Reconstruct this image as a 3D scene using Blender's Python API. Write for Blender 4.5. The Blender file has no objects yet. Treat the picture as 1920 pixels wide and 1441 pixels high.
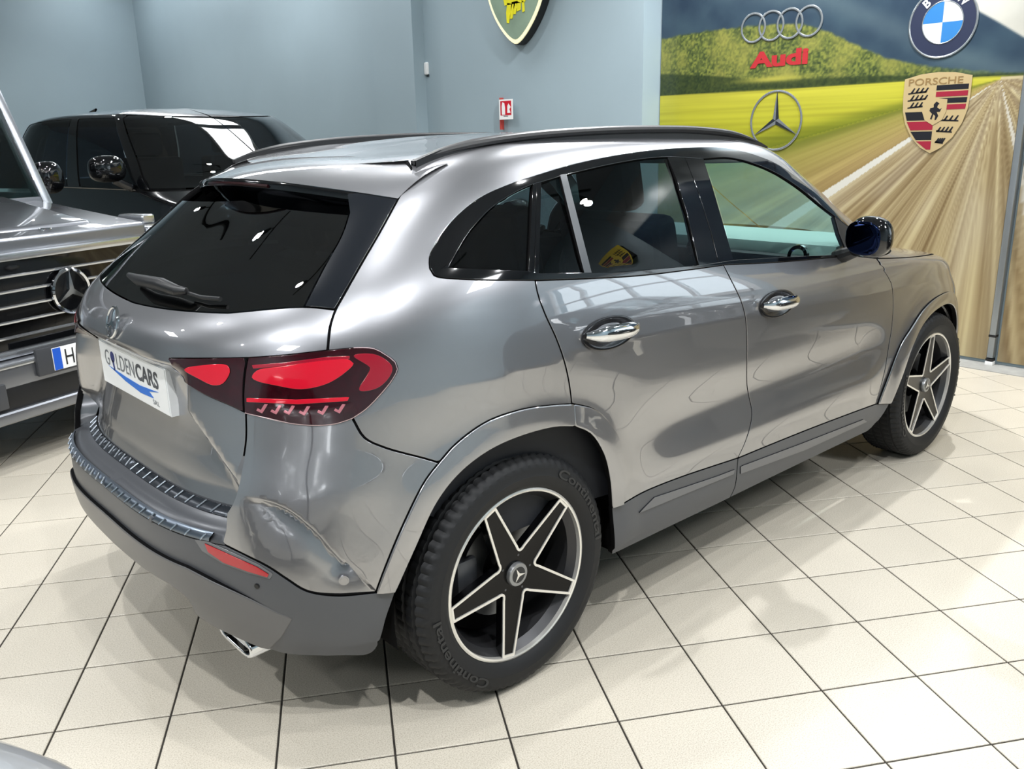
import bpy, bmesh, math, random
import numpy as np
from mathutils import Vector, Matrix, Euler
from mathutils.geometry import delaunay_2d_cdt
random.seed(7); RNG = np.random.RandomState(11)
SC = bpy.context.scene
COL = SC.collection

# ------------------------------------------------------------------ camera
F_PX = 1617.486
CAM = np.array([-1.4998, -2.5506, 1.5625])
CAM_ROT = (1.2940, 0.0220, -0.7376)
cam = bpy.data.cameras.new('camera'); cam_ob = bpy.data.objects.new('camera', cam); COL.objects.link(cam_ob)
cam_ob.location = CAM; cam_ob.rotation_euler = Euler(CAM_ROT, 'XYZ')
cam.sensor_width = 36.0; cam.lens = F_PX / 1920 * 36.0; cam.clip_start = 0.05; cam.clip_end = 100
SC.camera = cam_ob
RM = np.array(Euler(CAM_ROT, 'XYZ').to_matrix())
def ray(u, v): return RM @ np.array([(u - 960) / F_PX, -(v - 720.5) / F_PX, -1.0])
def at_x(u, v, x): d = ray(u, v); return CAM + d * (x - CAM[0]) / d[0]
def at_y(u, v, y): d = ray(u, v); return CAM + d * (y - CAM[1]) / d[1]
def at_z(u, v, z): d = ray(u, v); return CAM + d * (z - CAM[2]) / d[2]
def proj(X):
    q = (np.asarray(X) - CAM) @ RM
    return np.stack([960 + F_PX * q[..., 0] / -q[..., 2], 720.5 - F_PX * q[..., 1] / -q[..., 2]], -1), -q[..., 2]

# ------------------------------------------------------------------ world, exposure
world = bpy.data.worlds.new('world'); SC.world = world; world.use_nodes = True
world.node_tree.nodes['Background'].inputs[0].default_value = (0.85, 0.92, 1.0, 1)
world.node_tree.nodes['Background'].inputs[1].default_value = 2.3
SC.view_settings.view_transform = 'Standard'; SC.view_settings.look = 'None'
SC.view_settings.gamma = 1.0; SC.view_settings.use_curve_mapping = False
SC.view_settings.exposure = 0.62
SC.cycles.max_bounces = 10; SC.cycles.transparent_max_bounces = 16
SC.cycles.sample_clamp_indirect = 6.0

# ------------------------------------------------------------------ lights (each sits in a built fixture, see below)
CEIL = 4.6
# (x, y, power, radius): ceiling spots on tracks
SPOTS = [(4.0, -0.3, 280, .045), (3.3, 1.2, 270, .045), (4.2, -2.6, 70, .045), (1.6, 2.4, 60, .045), (2.6, -1.6, 40, .045), (1.0, 0.9, 60, .045),
         (-1.4, 0.9, 130, .045), (-3.4, -1.0, 170, .045), (-2.0, -2.2, 220, .045), (-0.7, -3.0, 130, .045), (0.9, -2.9, 70, .045), (2.6, -4.0, 90, .045), (-0.4, -0.6, 60, .045),
         (-0.5, 4.6, 50, .045), (-2.4, 2.6, 60, .045), (2.4, 4.6, 60, .045), (3.0, 8.0, 55, .045), (0.2, 7.4, 40, .045), (2.2, 11.2, 70, .045), (-3.4, 4.8, 50, .045), (-5.4, 0.6, 60, .045)]
# (x, y, size x, size y, power): flush ceiling panels; last three unseen, added as fill
PANELS = [(3.6, 4.6 + 1.6 * k, .6, 1.35, 11) for k in range(6)] + [(2.6, -5.4, 1.2, 1.2, 60), (-6.0, -2.6, 1.2, 1.2, 60), (-5.0, 7.2, 1.2, 1.2, 40)]
def add_lights():
    for x, y, w, r in SPOTS:
        L = bpy.data.lights.new('spot_light', 'SPOT'); L.energy = w; L.shadow_soft_size = r
        L.spot_size = math.radians(150); L.spot_blend = 0.6; L.color = (0.97, 0.985, 1.0)
        o = bpy.data.objects.new('spot_light', L); COL.objects.link(o); o.location = (x, y, CEIL - 0.42)
    for x, y, sx, sy, w in PANELS:
        L = bpy.data.lights.new('panel_light', 'AREA'); L.shape = 'RECTANGLE'; L.size = sx * .96; L.size_y = sy * .96; L.energy = w
        L.color = (0.95, 0.98, 1.0)
        o = bpy.data.objects.new('panel_light', L); COL.objects.link(o); o.location = (x, y, CEIL - 0.055)
add_lights()

# ------------------------------------------------------------------ helpers
def tag(o, label=None, cat=None, group=None, kind=None):
    if label: o['label'] = label
    if cat: o['category'] = cat
    if group: o['group'] = group
    if kind: o['kind'] = kind
    return o
def empty(name, loc=(0, 0, 0), rz=0.0):
    o = bpy.data.objects.new(name, None); COL.objects.link(o); o.location = loc; o.rotation_euler = (0, 0, rz)
    o.empty_display_size = .1
    return o
MATS = {}
def lin(c):
    c = np.asarray(c, float) / 255.0
    return tuple(np.where(c <= .04045, c / 12.92, ((c + .055) / 1.055) ** 2.4))
def M(name, rgb=(128, 128, 128), rough=.5, metal=0.0, coat=0.0, spec=.5, emit=None, es=0.0, coat_rough=.03, coat_ior=1.5, noise=None, bump=None, trans=0.0):
    if name in MATS: return MATS[name]
    m = bpy.data.materials.new(name); m.use_nodes = True; nt = m.node_tree; b = nt.nodes['Principled BSDF']
    col = (*lin(rgb), 1)
    b.inputs['Base Color'].default_value = col; b.inputs['Roughness'].default_value = rough; b.inputs['Metallic'].default_value = metal
    b.inputs['Coat Weight'].default_value = coat; b.inputs['Coat Roughness'].default_value = coat_rough
    b.inputs['Specular IOR Level'].default_value = spec; b.inputs['Coat IOR'].default_value = coat_ior
    if trans: b.inputs['Transmission Weight'].default_value = trans
    if emit: b.inputs['Emission Color'].default_value = (*lin(emit), 1); b.inputs['Emission Strength'].default_value = es
    if noise or bump:
        tc = nt.nodes.new('ShaderNodeTexCoord')
    if noise:
        sc, amt = noise
        n = nt.nodes.new('ShaderNodeTexNoise'); n.inputs['Scale'].default_value = sc; n.inputs['Detail'].default_value = 4
        nt.links.new(tc.outputs['Object'], n.inputs['Vector'])
        mr = nt.nodes.new('ShaderNodeMapRange'); mr.inputs[1].default_value = .3; mr.inputs[2].default_value = .7
        mr.inputs[3].default_value = 1 - amt; mr.inputs[4].default_value = 1 + amt
        nt.links.new(n.outputs['Fac'], mr.inputs[0])
        mx = nt.nodes.new('ShaderNodeVectorMath'); mx.operation = 'SCALE'; mx.inputs[0].default_value = col[:3]
        nt.links.new(mr.outputs[0], mx.inputs['Scale']); nt.links.new(mx.outputs[0], b.inputs['Base Color'])
    if bump:
        sc, st, dist = bump
        n = nt.nodes.new('ShaderNodeTexNoise'); n.inputs['Scale'].default_value = sc; n.inputs['Detail'].default_value = 3
        nt.links.new(tc.outputs['Object'], n.inputs['Vector'])
        bp = nt.nodes.new('ShaderNodeBump'); bp.inputs['Strength'].default_value = st; bp.inputs['Distance'].default_value = dist
        nt.links.new(n.outputs['Fac'], bp.inputs['Height']); nt.links.new(bp.outputs[0], b.inputs['Normal'])
    MATS[name] = m
    return m
def M_glass(name, tint, ior=1.5, refl=1.0):
    """single-sheet automotive glass: tinted straight-through light plus a fresnel mirror layer"""
    if name in MATS: return MATS[name]
    m = bpy.data.materials.new(name); m.use_nodes = True; nt = m.node_tree; nt.nodes.clear()
    out = nt.nodes.new('ShaderNodeOutputMaterial'); mix = nt.nodes.new('ShaderNodeMixShader')
    t = nt.nodes.new('ShaderNodeBsdfTransparent'); t.inputs[0].default_value = (*tint, 1)
    g = nt.nodes.new('ShaderNodeBsdfGlossy'); g.inputs['Roughness'].default_value = 0.0; g.inputs['Color'].default_value = (refl, refl, refl, 1)
    geo = nt.nodes.new('ShaderNodeNewGeometry'); dt = nt.nodes.new('ShaderNodeVectorMath'); dt.operation = 'DOT_PRODUCT'
    nt.links.new(geo.outputs['Incoming'], dt.inputs[0]); nt.links.new(geo.outputs['Normal'], dt.inputs[1])
    def mth(op, a, b=None):
        n = nt.nodes.new('ShaderNodeMath'); n.operation = op
        for i, q in enumerate((a, b)):
            if q is None: continue
            if isinstance(q, (int, float)): n.inputs[i].default_value = q
            else: nt.links.new(q, n.inputs[i])
        return n.outputs[0]
    f0 = ((ior - 1) / (ior + 1))**2 * 1.7
    fr = mth('ADD', mth('MULTIPLY', mth('POWER', mth('SUBTRACT', 1.0, mth('ABSOLUTE', dt.outputs['Value'])), 5.0), 1 - f0), f0)
    nt.links.new(fr, mix.inputs[0]); nt.links.new(t.outputs[0], mix.inputs[1]); nt.links.new(g.outputs[0], mix.inputs[2])
    nt.links.new(mix.outputs[0], out.inputs[0]); MATS[name] = m
    return m
def mesh_obj(name, verts, faces, mat=None, parent=None, smooth=False, normals=None, auto=None):
    me = bpy.data.meshes.new(name); me.from_pydata([tuple(map(float, v)) for v in verts], [], [tuple(map(int, f)) for f in faces])
    if smooth or normals is not None: me.polygons.foreach_set('use_smooth', [True] * len(me.polygons))
    me.validate(); me.update()
    if normals is not None: me.normals_split_custom_set_from_vertices([tuple(map(float, n)) for n in normals])
    elif auto is not None: me.set_sharp_from_angle(angle=math.radians(auto))
    if mat: me.materials.append(mat)
    o = bpy.data.objects.new(name, me); COL.objects.link(o)
    if parent: o.parent = parent
    return o
def link_copy(o, name=None, parent=None):
    c = o.copy(); COL.objects.link(c); c.parent = parent if parent is not None else o.parent
    return c
class MB:
    """collects shapes and links them as one mesh"""
    def __init__(s): s.bm = bmesh.new()
    def box(s, lo, hi, bev=0.0, seg=2, mat=None):
        t = bmesh.new(); r = bmesh.ops.create_cube(t, size=1.0)
        for v in t.verts: v.co = Vector([lo[i] + (v.co[i] + .5) * (hi[i] - lo[i]) for i in range(3)])
        if bev: bmesh.ops.bevel(t, geom=t.edges[:], offset=bev, segments=seg, profile=.6, affect='EDGES', clamp_overlap=True)
        if mat is not None: bmesh.ops.transform(t, matrix=mat, verts=t.verts)
        s._add(t)
        return s
    def hexa(s, pts, bev=0.0, seg=2):
        """8 corners: bottom 4 ccw then top 4 ccw"""
        t = bmesh.new(); v = [t.verts.new(p) for p in pts]
        for f in ((3, 2, 1, 0), (4, 5, 6, 7), (0, 1, 5, 4), (1, 2, 6, 5), (2, 3, 7, 6), (3, 0, 4, 7)): t.faces.new([v[i] for i in f])
        bmesh.ops.recalc_face_normals(t, faces=t.faces)
        if bev: bmesh.ops.bevel(t, geom=t.edges[:], offset=bev, segments=seg, profile=.6, affect='EDGES', clamp_overlap=True)
        s._add(t); return s
    def tube(s, pts, r, n=10, cap=True, sx=1.0):
        pts = [Vector(p) for p in pts]; rr = r if hasattr(r, '__len__') else [r] * len(pts); t = bmesh.new(); rings = []
        up0 = Vector((0, 0, 1))
        for i, p in enumerate(pts):
            d = (pts[min(i + 1, len(pts) - 1)] - pts[max(i - 1, 0)]).normalized()
            a = d.cross(up0); a = a.normalized() if a.length > 1e-4 else Vector((1, 0, 0)); b = a.cross(d).normalized()
            rings.append([t.verts.new(p + (a * math.cos(2 * math.pi * k / n) * sx + b * math.sin(2 * math.pi * k / n)) * rr[i]) for k in range(n)])
        for A, B in zip(rings[:-1], rings[1:]):
            for k in range(n): t.faces.new((A[k], A[(k + 1) % n], B[(k + 1) % n], B[k]))
        if cap: t.faces.new(rings[0][::-1]); t.faces.new(rings[-1])
        bmesh.ops.recalc_face_normals(t, faces=t.faces)
        s._add(t); return s
    def lathe(s, prof, n=48, axis='y', mat=None, closed=False):
        """prof: (radius, along) list around the axis"""
        t = bmesh.new(); rings = []
        for k in range(n):
            a = 2 * math.pi * k / n; c, si = math.cos(a), math.sin(a)
            rings.append([t.verts.new((r * c, h, r * si) if axis == 'y' else (r * c, r * si, h) if axis == 'z' else (h, r * c, r * si)) for r, h in prof])
        m = len(prof)
        for k in range(n):
            A, B = rings[k], rings[(k + 1) % n]
            for i in range(m if closed else m - 1): 
                try: t.faces.new((A[i], A[(i + 1) % m], B[(i + 1) % m], B[i]))
                except ValueError: pass
        bmesh.ops.remove_doubles(t, verts=t.verts, dist=1e-6)
        bmesh.ops.recalc_face_normals(t, faces=t.faces)
        if mat is not None: bmesh.ops.transform(t, matrix=mat, verts=t.verts)
        s._add(t); return s
    def prism(s, poly, fn, d0, d1, bev=0.0):
        """2D polygon pushed from depth d0 to d1; fn(a, b, d) -> xyz"""
        t = bmesh.new(); n = len(poly)
        A = [t.verts.new(fn(a, b, d0)) for a, b in poly]; B = [t.verts.new(fn(a, b, d1)) for a, b in poly]
        f1 = t.faces.new(A[::-1]); f2 = t.faces.new(B)
        for i in range(n): t.faces.new((A[i], A[(i + 1) % n], B[(i + 1) % n], B[i]))
        bmesh.ops.recalc_face_normals(t, faces=t.faces)
        if bev: bmesh.ops.bevel(t, geom=[e for e in t.edges if (e.verts[0] in B) and (e.verts[1] in B)], offset=bev, segments=2, affect='EDGES')
        bmesh.ops.triangulate(t, faces=[f for f in t.faces if len(f.verts) > 4])
        s._add(t); return s
    def raw(s, verts, faces):
        t = bmesh.new(); v = [t.verts.new(tuple(map(float, p))) for p in verts]
        for f in faces:
            try: t.faces.new([v[i] for i in f])
            except ValueError: pass
        s._add(t); return s
    def _add(s, t):
        me = bpy.data.meshes.new('tmp'); t.to_mesh(me); t.free(); s.bm.from_mesh(me); bpy.data.meshes.remove(me)
    def build(s, name, mat, parent=None, smooth=True, auto=35, xf=None):
        me = bpy.data.meshes.new(name); 
        if xf is not None: bmesh.ops.transform(s.bm, matrix=xf, verts=s.bm.verts)
        s.bm.to_mesh(me); s.bm.free(); me.materials.append(mat)
        if smooth: me.polygons.foreach_set('use_smooth', [True] * len(me.polygons)); me.set_sharp_from_angle(angle=math.radians(auto))
        o = bpy.data.objects.new(name, me); COL.objects.link(o)
        if parent: o.parent = parent
        return o
def text_geo(txt, size=1.0, bold=0.0, res=4):
    c = bpy.data.curves.new('txt', 'FONT'); c.body = txt; c.size = size; c.offset = bold; c.resolution_u = res; c.align_x = 'CENTER'; c.align_y = 'CENTER'
    o = bpy.data.objects.new('txt', c); COL.objects.link(o)
    dg = bpy.context.evaluated_depsgraph_get(); me = o.evaluated_get(dg).to_mesh()
    V = np.array([v.co[:2] for v in me.vertices]) if len(me.vertices) else np.zeros((0, 2)); Fs = [tuple(p.vertices) for p in me.polygons]
    o.evaluated_get(dg).to_mesh_clear(); bpy.data.objects.remove(o); bpy.data.curves.remove(c)
    return V, Fs
def text_obj(name, txt, fn, width, height, mat, parent, bold=0.0, italic=0.0):
    """lettering fitted to width x height, fn(a, b) -> xyz"""
    V, Fs = text_geo(txt, 1.0, bold)
    lo, hi = V.min(0), V.max(0); W = (V - (lo + hi) / 2) / (hi - lo) * [width, height]
    W[:, 0] += italic * W[:, 1]
    return mesh_obj(name, [fn(a, b) for a, b in W], Fs, mat, parent)
NORM = {}; MIDX = {}
def mirror_mesh(o, name, parent=None):
    """a copy of a mesh object reflected across the car's centre plane"""
    me = o.data; n = len(me.vertices); co = np.empty(n * 3); me.vertices.foreach_get('co', co); co = co.reshape(-1, 3)
    nr = NORM.get(me.name); Fs = [tuple(p.vertices)[::-1] for p in me.polygons]; sm = bool(len(me.polygons) and me.polygons[0].use_smooth)
    c = mesh_obj(name, co * [1, -1, 1], Fs, me.materials[0] if me.materials else None, parent, smooth=sm, normals=None if nr is None else nr * [1, -1, 1], auto=35 if (nr is None and sm) else None)
    if nr is not None: NORM[c.data.name] = nr * [1, -1, 1]
    if me.name in MIDX and len(c.data.polygons) == len(MIDX[me.name]): c.data.materials.append(me.materials[1]); c.data.polygons.foreach_set('material_index', MIDX[me.name])
    return c
def smooth_poly(pts, step, closed=False):
    """Catmull-Rom through points, resampled"""
    P = [np.asarray(p, float) for p in pts]; out = []
    n = len(P)
    for i in range(n - 1 if not closed else n):
        p0 = P[i - 1] if (i > 0 or closed) else 2 * P[0] - P[1]; p1 = P[i]; p2 = P[(i + 1) % n]; p3 = P[(i + 2) % n] if (i + 2 < n or closed) else 2 * P[-1] - P[-2]
        k = max(1, int(np.linalg.norm(p2 - p1) / step))
        a = np.linalg.norm(p1 - p0) ** .5 + 1e-6; b = np.linalg.norm(p2 - p1) ** .5 + 1e-6; c = np.linalg.norm(p3 - p2) ** .5 + 1e-6
        m1 = ((p1 - p0) / a - (p2 - p0) / (a + b) + (p2 - p1) / b) * b; m2 = ((p2 - p1) / b - (p3 - p1) / (b + c) + (p3 - p2) / c) * b
        for j in range(k):
            t = j / k; out.append((2 * t**3 - 3 * t**2 + 1) * p1 + (t**3 - 2 * t**2 + t) * m1 + (-2 * t**3 + 3 * t**2) * p2 + (t**3 - t**2) * m2)
    if not closed: out.append(P[-1])
    return np.array(out)
def in_poly(P, poly):
    x, y = P[:, 0], P[:, 1]; c = np.zeros(len(P), bool); n = len(poly); j = n - 1
    for i in range(n):
        xi, yi = poly[i]; xj, yj = poly[j]
        if yi != yj: c ^= ((yi > y) != (yj > y)) & (x < (xj - xi) * (y - yi) / (yj - yi) + xi)
        j = i
    return c
def seg_dist(P, poly, closed=True):
    d = np.full(len(P), 1e9); n = len(poly)
    for i in range(n if closed else n - 1):
        a = poly[i]; b = poly[(i + 1) % n]; ab = b - a; L = ab @ ab
        t = np.clip(((P - a) @ ab) / (L + 1e-12), 0, 1); d = np.minimum(d, np.linalg.norm(P - a - t[:, None] * ab, axis=1))
    return d
# ------------------------------------------------------------------ lofted car body surface
def cubic(kn, v):
    n = len(kn); i = np.clip(v.astype(int), 0, n - 2); d = np.diff(kn, axis=0); m = np.zeros_like(kn); m[0] = d[0]; m[-1] = d[-1]
    m[1:-1] = (d[:-1] + d[1:]) / 2; s = d[:-1] * d[1:]; lim = np.minimum(abs(d[:-1]), abs(d[1:])) * 3
    m[1:-1] = np.where(s <= 0, 0, np.sign(m[1:-1]) * np.minimum(abs(m[1:-1]), lim)); t = (v - i)[..., None]
    return (2 * t**3 - 3 * t**2 + 1) * kn[i] + (t**3 - 2 * t**2 + t) * m[i] + (-2 * t**3 + 3 * t**2) * kn[i + 1] + (t**3 - t**2) * m[i + 1]
UN = np.array([0, .5, 1, 2, 3.])
def zint(Zn, u):
    h = np.diff(UN); d = np.diff(Zn, axis=-1) / h; m = np.empty_like(Zn); m[..., 0] = 0; m[..., -1] = 0
    m[..., 1:-1] = (d[..., :-1] * h[1:] + d[..., 1:] * h[:-1]) / (h[1:] + h[:-1])
    i = np.clip(np.searchsorted(UN, u, side='right') - 1, 0, 3); g = lambda A, k: np.take_along_axis(A, k[..., None], -1)[..., 0]
    hh = h[i]; t = (u - UN[i]) / hh
    return (2 * t**3 - 3 * t**2 + 1) * g(Zn, i) + (t**3 - 2 * t**2 + t) * hh * g(m, i) + (-2 * t**3 + 3 * t**2) * g(Zn, i + 1) + (t**3 - t**2) * hh * g(m, i + 1)
def sstep(a, b, x):
    t = np.clip((x - a) / (b - a), 0, 1); return t * t * (3 - 2 * t)
class Surf:
    """u: 0 tail centre .. 1 rear side .. 2 front side .. 3 nose centre; v: knot rows sill -> roof. Right half (y < 0)."""
    def __init__(s, kn, disp=None, xf=None):
        s.K = np.array(kn, float); s.n = len(s.K); s.disp = disp; s.xf = np.array(xf) if xf is not None else None
        s.GU, s.GV = np.meshgrid(np.linspace(0, 3, 361), np.linspace(0, s.n - 1, 211), indexing='ij')
        X = s.world(s.P(s.GU, s.GV)); s.GP, s.GD = proj(X); s.GX = s.P(s.GU, s.GV)
    def world(s, X): return X if s.xf is None else X @ s.xf[:3, :3].T + s.xf[:3, 3]
    def P(s, u, v):
        u, v = np.broadcast_arrays(np.asarray(u, float), np.asarray(v, float)); v = np.clip(v, 0, s.n - 1)
        K = cubic(s.K, v); Xr, nr, xar, W, Xf, nf, xaf = [K[..., i] for i in range(7)]
        ph = np.clip(u, 0, 1) * np.pi / 2; c, q = np.cos(ph), np.sin(ph); c = np.maximum(c, 0)
        r = (c**nr + q**nr) ** (-1 / nr); xr, yr = xar - (xar - Xr) * r * c, W * r * q
        xm = xar + (xaf - xar) * np.clip(u - 1, 0, 1)
        ph = np.clip(3 - u, 0, 1) * np.pi / 2; c, q = np.maximum(np.cos(ph), 0), np.sin(ph)
        r = (c**nf + q**nf) ** (-1 / nf); xf, yf = xaf + (Xf - xaf) * r * c, W * r * q
        x = np.where(u <= 1, xr, np.where(u <= 2, xm, xf)); y = np.where(u <= 1, yr, np.where(u <= 2, W, yf))
        z = zint(K[..., 7:12], np.clip(u, 0, 3))
        if s.disp is not None: x, y, z = s.disp(x, y, z, u, v)
        return np.stack([x, -y, z], -1)
    def N(s, u, v):
        u = np.asarray(u, float); v = np.asarray(v, float); e, k = 2e-3, 2e-2
        du = s.P(np.clip(u + e, 0, 3), v) - s.P(np.clip(u - e, 0, 3), v); dv = s.P(u, np.clip(v + k, 0, s.n - 1)) - s.P(u, np.clip(v - k, 0, s.n - 1))
        n = np.cross(du, dv); n /= np.linalg.norm(n, axis=-1, keepdims=True) + 1e-12
        n[..., 1] = np.where(u < 1e-6, 0, n[..., 1]) if False else n[..., 1]
        return n
    def cast(s, pts):
        """pixels -> (u, v) on this surface"""
        pts = np.atleast_2d(np.asarray(pts, float)); q = np.empty((len(pts), 2))
        for k, (a, b) in enumerate(pts):
            dd = np.hypot(s.GP[..., 0] - a, s.GP[..., 1] - b); sc = np.where(dd < 9, s.GD + dd * .004, 1e3 + dd); j = np.unravel_index(sc.argmin(), sc.shape); q[k] = s.GU[j], s.GV[j]
        pr = lambda A: proj(s.world(s.P(A[:, 0], A[:, 1])))[0]
        best = q.copy(); be = np.hypot(*(pr(q) - pts).T)
        for _ in range(14):
            p0 = pr(q); r = p0 - pts; J0 = (pr(q + [1e-4, 0]) - p0) / 1e-4; J1 = (pr(q + [0, 1e-3]) - p0) / 1e-3
            det = J0[:, 0] * J1[:, 1] - J1[:, 0] * J0[:, 1]; det = np.where(abs(det) < 1e-6, 1e-6, det)
            d = np.stack([(r[:, 0] * J1[:, 1] - J1[:, 0] * r[:, 1]) / det, (J0[:, 0] * r[:, 1] - r[:, 0] * J0[:, 1]) / det], -1)
            q = np.clip(q - np.clip(d, [-.06, -.5], [.06, .5]), [0, 0], [3, s.n - 1])
            e = np.hypot(*(pr(q) - pts).T); m = e < be; best[m] = q[m]; be[m] = e[m]
        return best
    def curve(s, pts, step=9, sm=True):
        P = smooth_poly(pts, step) if sm else np.array(pts, float)
        if not sm:
            o = []
            for a, b in zip(P[:-1], P[1:]):
                k = max(1, int(np.hypot(*(b - a)) / step)); o += [a + (b - a) * j / k for j in range(k)]
            P = np.array(o + [P[-1]])
        return s.cast(P)
    def side(s, pts):
        """(x, z) in side view -> (u, v)"""
        pts = np.atleast_2d(np.asarray(pts, float)); q = np.empty((len(pts), 2))
        for k, (a, b) in enumerate(pts):
            dd = np.hypot(s.GX[..., 0] - a, s.GX[..., 2] - b) + np.where((s.GX[..., 1] > -.3), 10, 0); j = np.unravel_index(dd.argmin(), dd.shape); q[k] = s.GU[j], s.GV[j]
        pr = lambda A: s.P(A[:, 0], A[:, 1])[:, [0, 2]]
        for _ in range(12):
            p0 = pr(q); r = p0 - pts; J0 = (pr(q + [1e-4, 0]) - p0) / 1e-4; J1 = (pr(q + [0, 1e-3]) - p0) / 1e-3
            det = J0[:, 0] * J1[:, 1] - J1[:, 0] * J0[:, 1]; det = np.where(abs(det) < 1e-7, 1e-7, det)
            d = np.stack([(r[:, 0] * J1[:, 1] - J1[:, 0] * r[:, 1]) / det, (J0[:, 0] * r[:, 1] - r[:, 0] * J0[:, 1]) / det], -1)
            q = np.clip(q - np.clip(d, [-.05, -.4], [.05, .4]), [0, 0], [3, s.n - 1])
        return q
    def pt(s, px, off=0.0):
        q = s.cast([px])[0]; return s.P(q[0], q[1]) + off * s.N(q[0], q[1]), s.N(q[0], q[1]), q
def line(a, b, n): return np.array([np.asarray(a, float) + (np.asarray(b, float) - np.asarray(a, float)) * k / n for k in range(n + 1)])
def panel(S, name, poly, mat, parent=None, inset=.0036, flange=.018, off=0.0, h=.02, sym=False, mirror=True, extra=None, disp=None, edge=.0010, label=None):
    """a sheet of the body surface inside the (u, v) outline, with rolled edges; mirrored to the left side (or, sym, welded into one)"""
    poly = np.asarray(poly, float); keep = [0]
    for i in range(1, len(poly)):
        if np.abs((poly[i] - poly[keep[-1]]) * [1.4, .11]).max() > 1.5e-3: keep.append(i)
    poly = poly[keep]
    if np.abs((poly[0] - poly[-1]) * [1.4, .11]).max() < 1.5e-3: poly = poly[:-1]
    c = poly.mean(0)
    Pu = np.linalg.norm(S.P(poly[:, 0] + .002, poly[:, 1]) - S.P(poly[:, 0] - .002, poly[:, 1]), axis=1).mean() / .004
    Pv = np.linalg.norm(S.P(poly[:, 0], poly[:, 1] + .02) - S.P(poly[:, 0], poly[:, 1] - .02), axis=1).mean() / .04
    sc = np.array([Pu, Pv]); Q = poly * sc
    area = .5 * np.sum(Q[:, 0] * np.roll(Q[:, 1], -1) - np.roll(Q[:, 0], -1) * Q[:, 1])
    if area < 0: Q = Q[::-1]
    # resample long edges
    R = []
    for i in range(len(Q)):
        a, b = Q[i], Q[(i + 1) % len(Q)]; k = max(1, int(math.ceil(np.linalg.norm(b - a) / h)))
        R += [a + (b - a) * j / k for j in range(k)]
    Q = np.array(R); n = len(Q)
    # inset
    oncl = (Q[:, 0] < 1e-5) if sym else np.zeros(n, bool)
    if inset:
        e = np.roll(Q, -1, 0) - Q; L = np.linalg.norm(e, axis=1, keepdims=True); e = e / (L + 1e-9); nr = np.stack([-e[:, 1], e[:, 0]], -1)
        nn = nr + np.roll(nr, 1, 0); nn /= np.maximum((nn**2).sum(1, keepdims=True), .5) / 2 + 1e-9
        nn = np.clip(nn, -2, 2)
        Q2 = Q + nn * inset; Q2[oncl, 0] = 0.0; Q = Q2
        Q[:, 0] = np.maximum(Q[:, 0], 0)
    lo, hi = Q.min(0), Q.max(0)
    gx, gy = np.meshgrid(np.arange(lo[0] + h / 2, hi[0], h), np.arange(lo[1] + h / 2, hi[1], h), indexing='ij'); gx[:, ::2] += h / 2
    G = np.stack([gx.ravel(), gy.ravel()], -1)
    if len(G): G = G[in_poly(G, Q)]
    if len(G): G = G[seg_dist(G, Q) > h * .55]
    ex = []; edges = []
    if extra is not None:
        for E in extra:
            E = np.asarray(E) * sc; E = E[in_poly(E, Q)]
            if len(E) and len(G): G = G[seg_dist(G, E, False) > h * .35]
            k0 = n + sum(map(len, ex)); ex.append(E); edges += [(k0 + i, k0 + i + 1) for i in range(len(E) - 1)]
    V2 = np.concatenate([Q] + ex + ([G] if len(G) else []))
    r = delaunay_2d_cdt([Vector((float(a), float(b))) for a, b in V2], edges, [list(range(n))], 1, 1e-6)
    vs = np.array([tuple(v) for v in r[0]]); fs = [tuple(f) for f in r[2]]
    orig = r[3]
    uv = vs / sc; uv[:, 0] = np.clip(uv[:, 0], 0, 3)
    X = S.P(uv[:, 0], uv[:, 1]); N = S.N(uv[:, 0], uv[:, 1])
    if disp is not None:
        def SD(w):
            q = w / sc; q[:, 0] = np.clip(q[:, 0], 0, 3); return S.P(q[:, 0], q[:, 1]) + S.N(q[:, 0], q[:, 1]) * disp(w, sc)[:, None]
        e = .003; X = SD(vs.copy()); N = np.cross(SD(vs + [e, 0]) - SD(vs - [e, 0]), SD(vs + [0, e]) - SD(vs - [0, e])); N /= np.linalg.norm(N, axis=1, keepdims=True) + 1e-12
    X = X + N * off
    NV = N.copy()
    # map boundary
    bmap = {}
    for new, olds in enumerate(orig):
        for o in olds:
            if o < n: bmap[o] = new
    loop = [bmap[i] for i in range(n) if i in bmap]
    Vall = [X]; Nall = [NV]; F = list(fs)
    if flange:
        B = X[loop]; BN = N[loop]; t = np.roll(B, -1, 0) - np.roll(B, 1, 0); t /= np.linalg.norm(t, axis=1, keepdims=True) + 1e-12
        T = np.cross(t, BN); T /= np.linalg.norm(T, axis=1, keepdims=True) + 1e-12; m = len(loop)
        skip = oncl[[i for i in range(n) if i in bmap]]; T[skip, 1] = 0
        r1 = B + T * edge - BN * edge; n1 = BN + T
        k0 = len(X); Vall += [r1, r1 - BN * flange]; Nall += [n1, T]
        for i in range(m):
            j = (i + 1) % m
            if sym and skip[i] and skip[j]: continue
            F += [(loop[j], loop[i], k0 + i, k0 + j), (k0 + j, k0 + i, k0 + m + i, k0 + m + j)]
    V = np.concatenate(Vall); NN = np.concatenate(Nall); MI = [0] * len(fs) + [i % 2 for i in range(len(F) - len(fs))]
    if sym:
        k = len(V); V2 = V * [1, -1, 1]; N2 = NN * [1, -1, 1]; F2 = [tuple(i + k for i in f)[::-1] for f in F]
        cl = np.abs(V[:, 1]) < 2e-4; NN[cl, 1] = 0; N2[cl, 1] = 0; V[cl, 1] = 0; V2[cl, 1] = 0
        V = np.concatenate([V, V2]); NN = np.concatenate([NN, N2]); F = F + F2; MI = MI + MI
    NN = NN / (np.linalg.norm(NN, axis=1, keepdims=True) + 1e-12)
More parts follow.
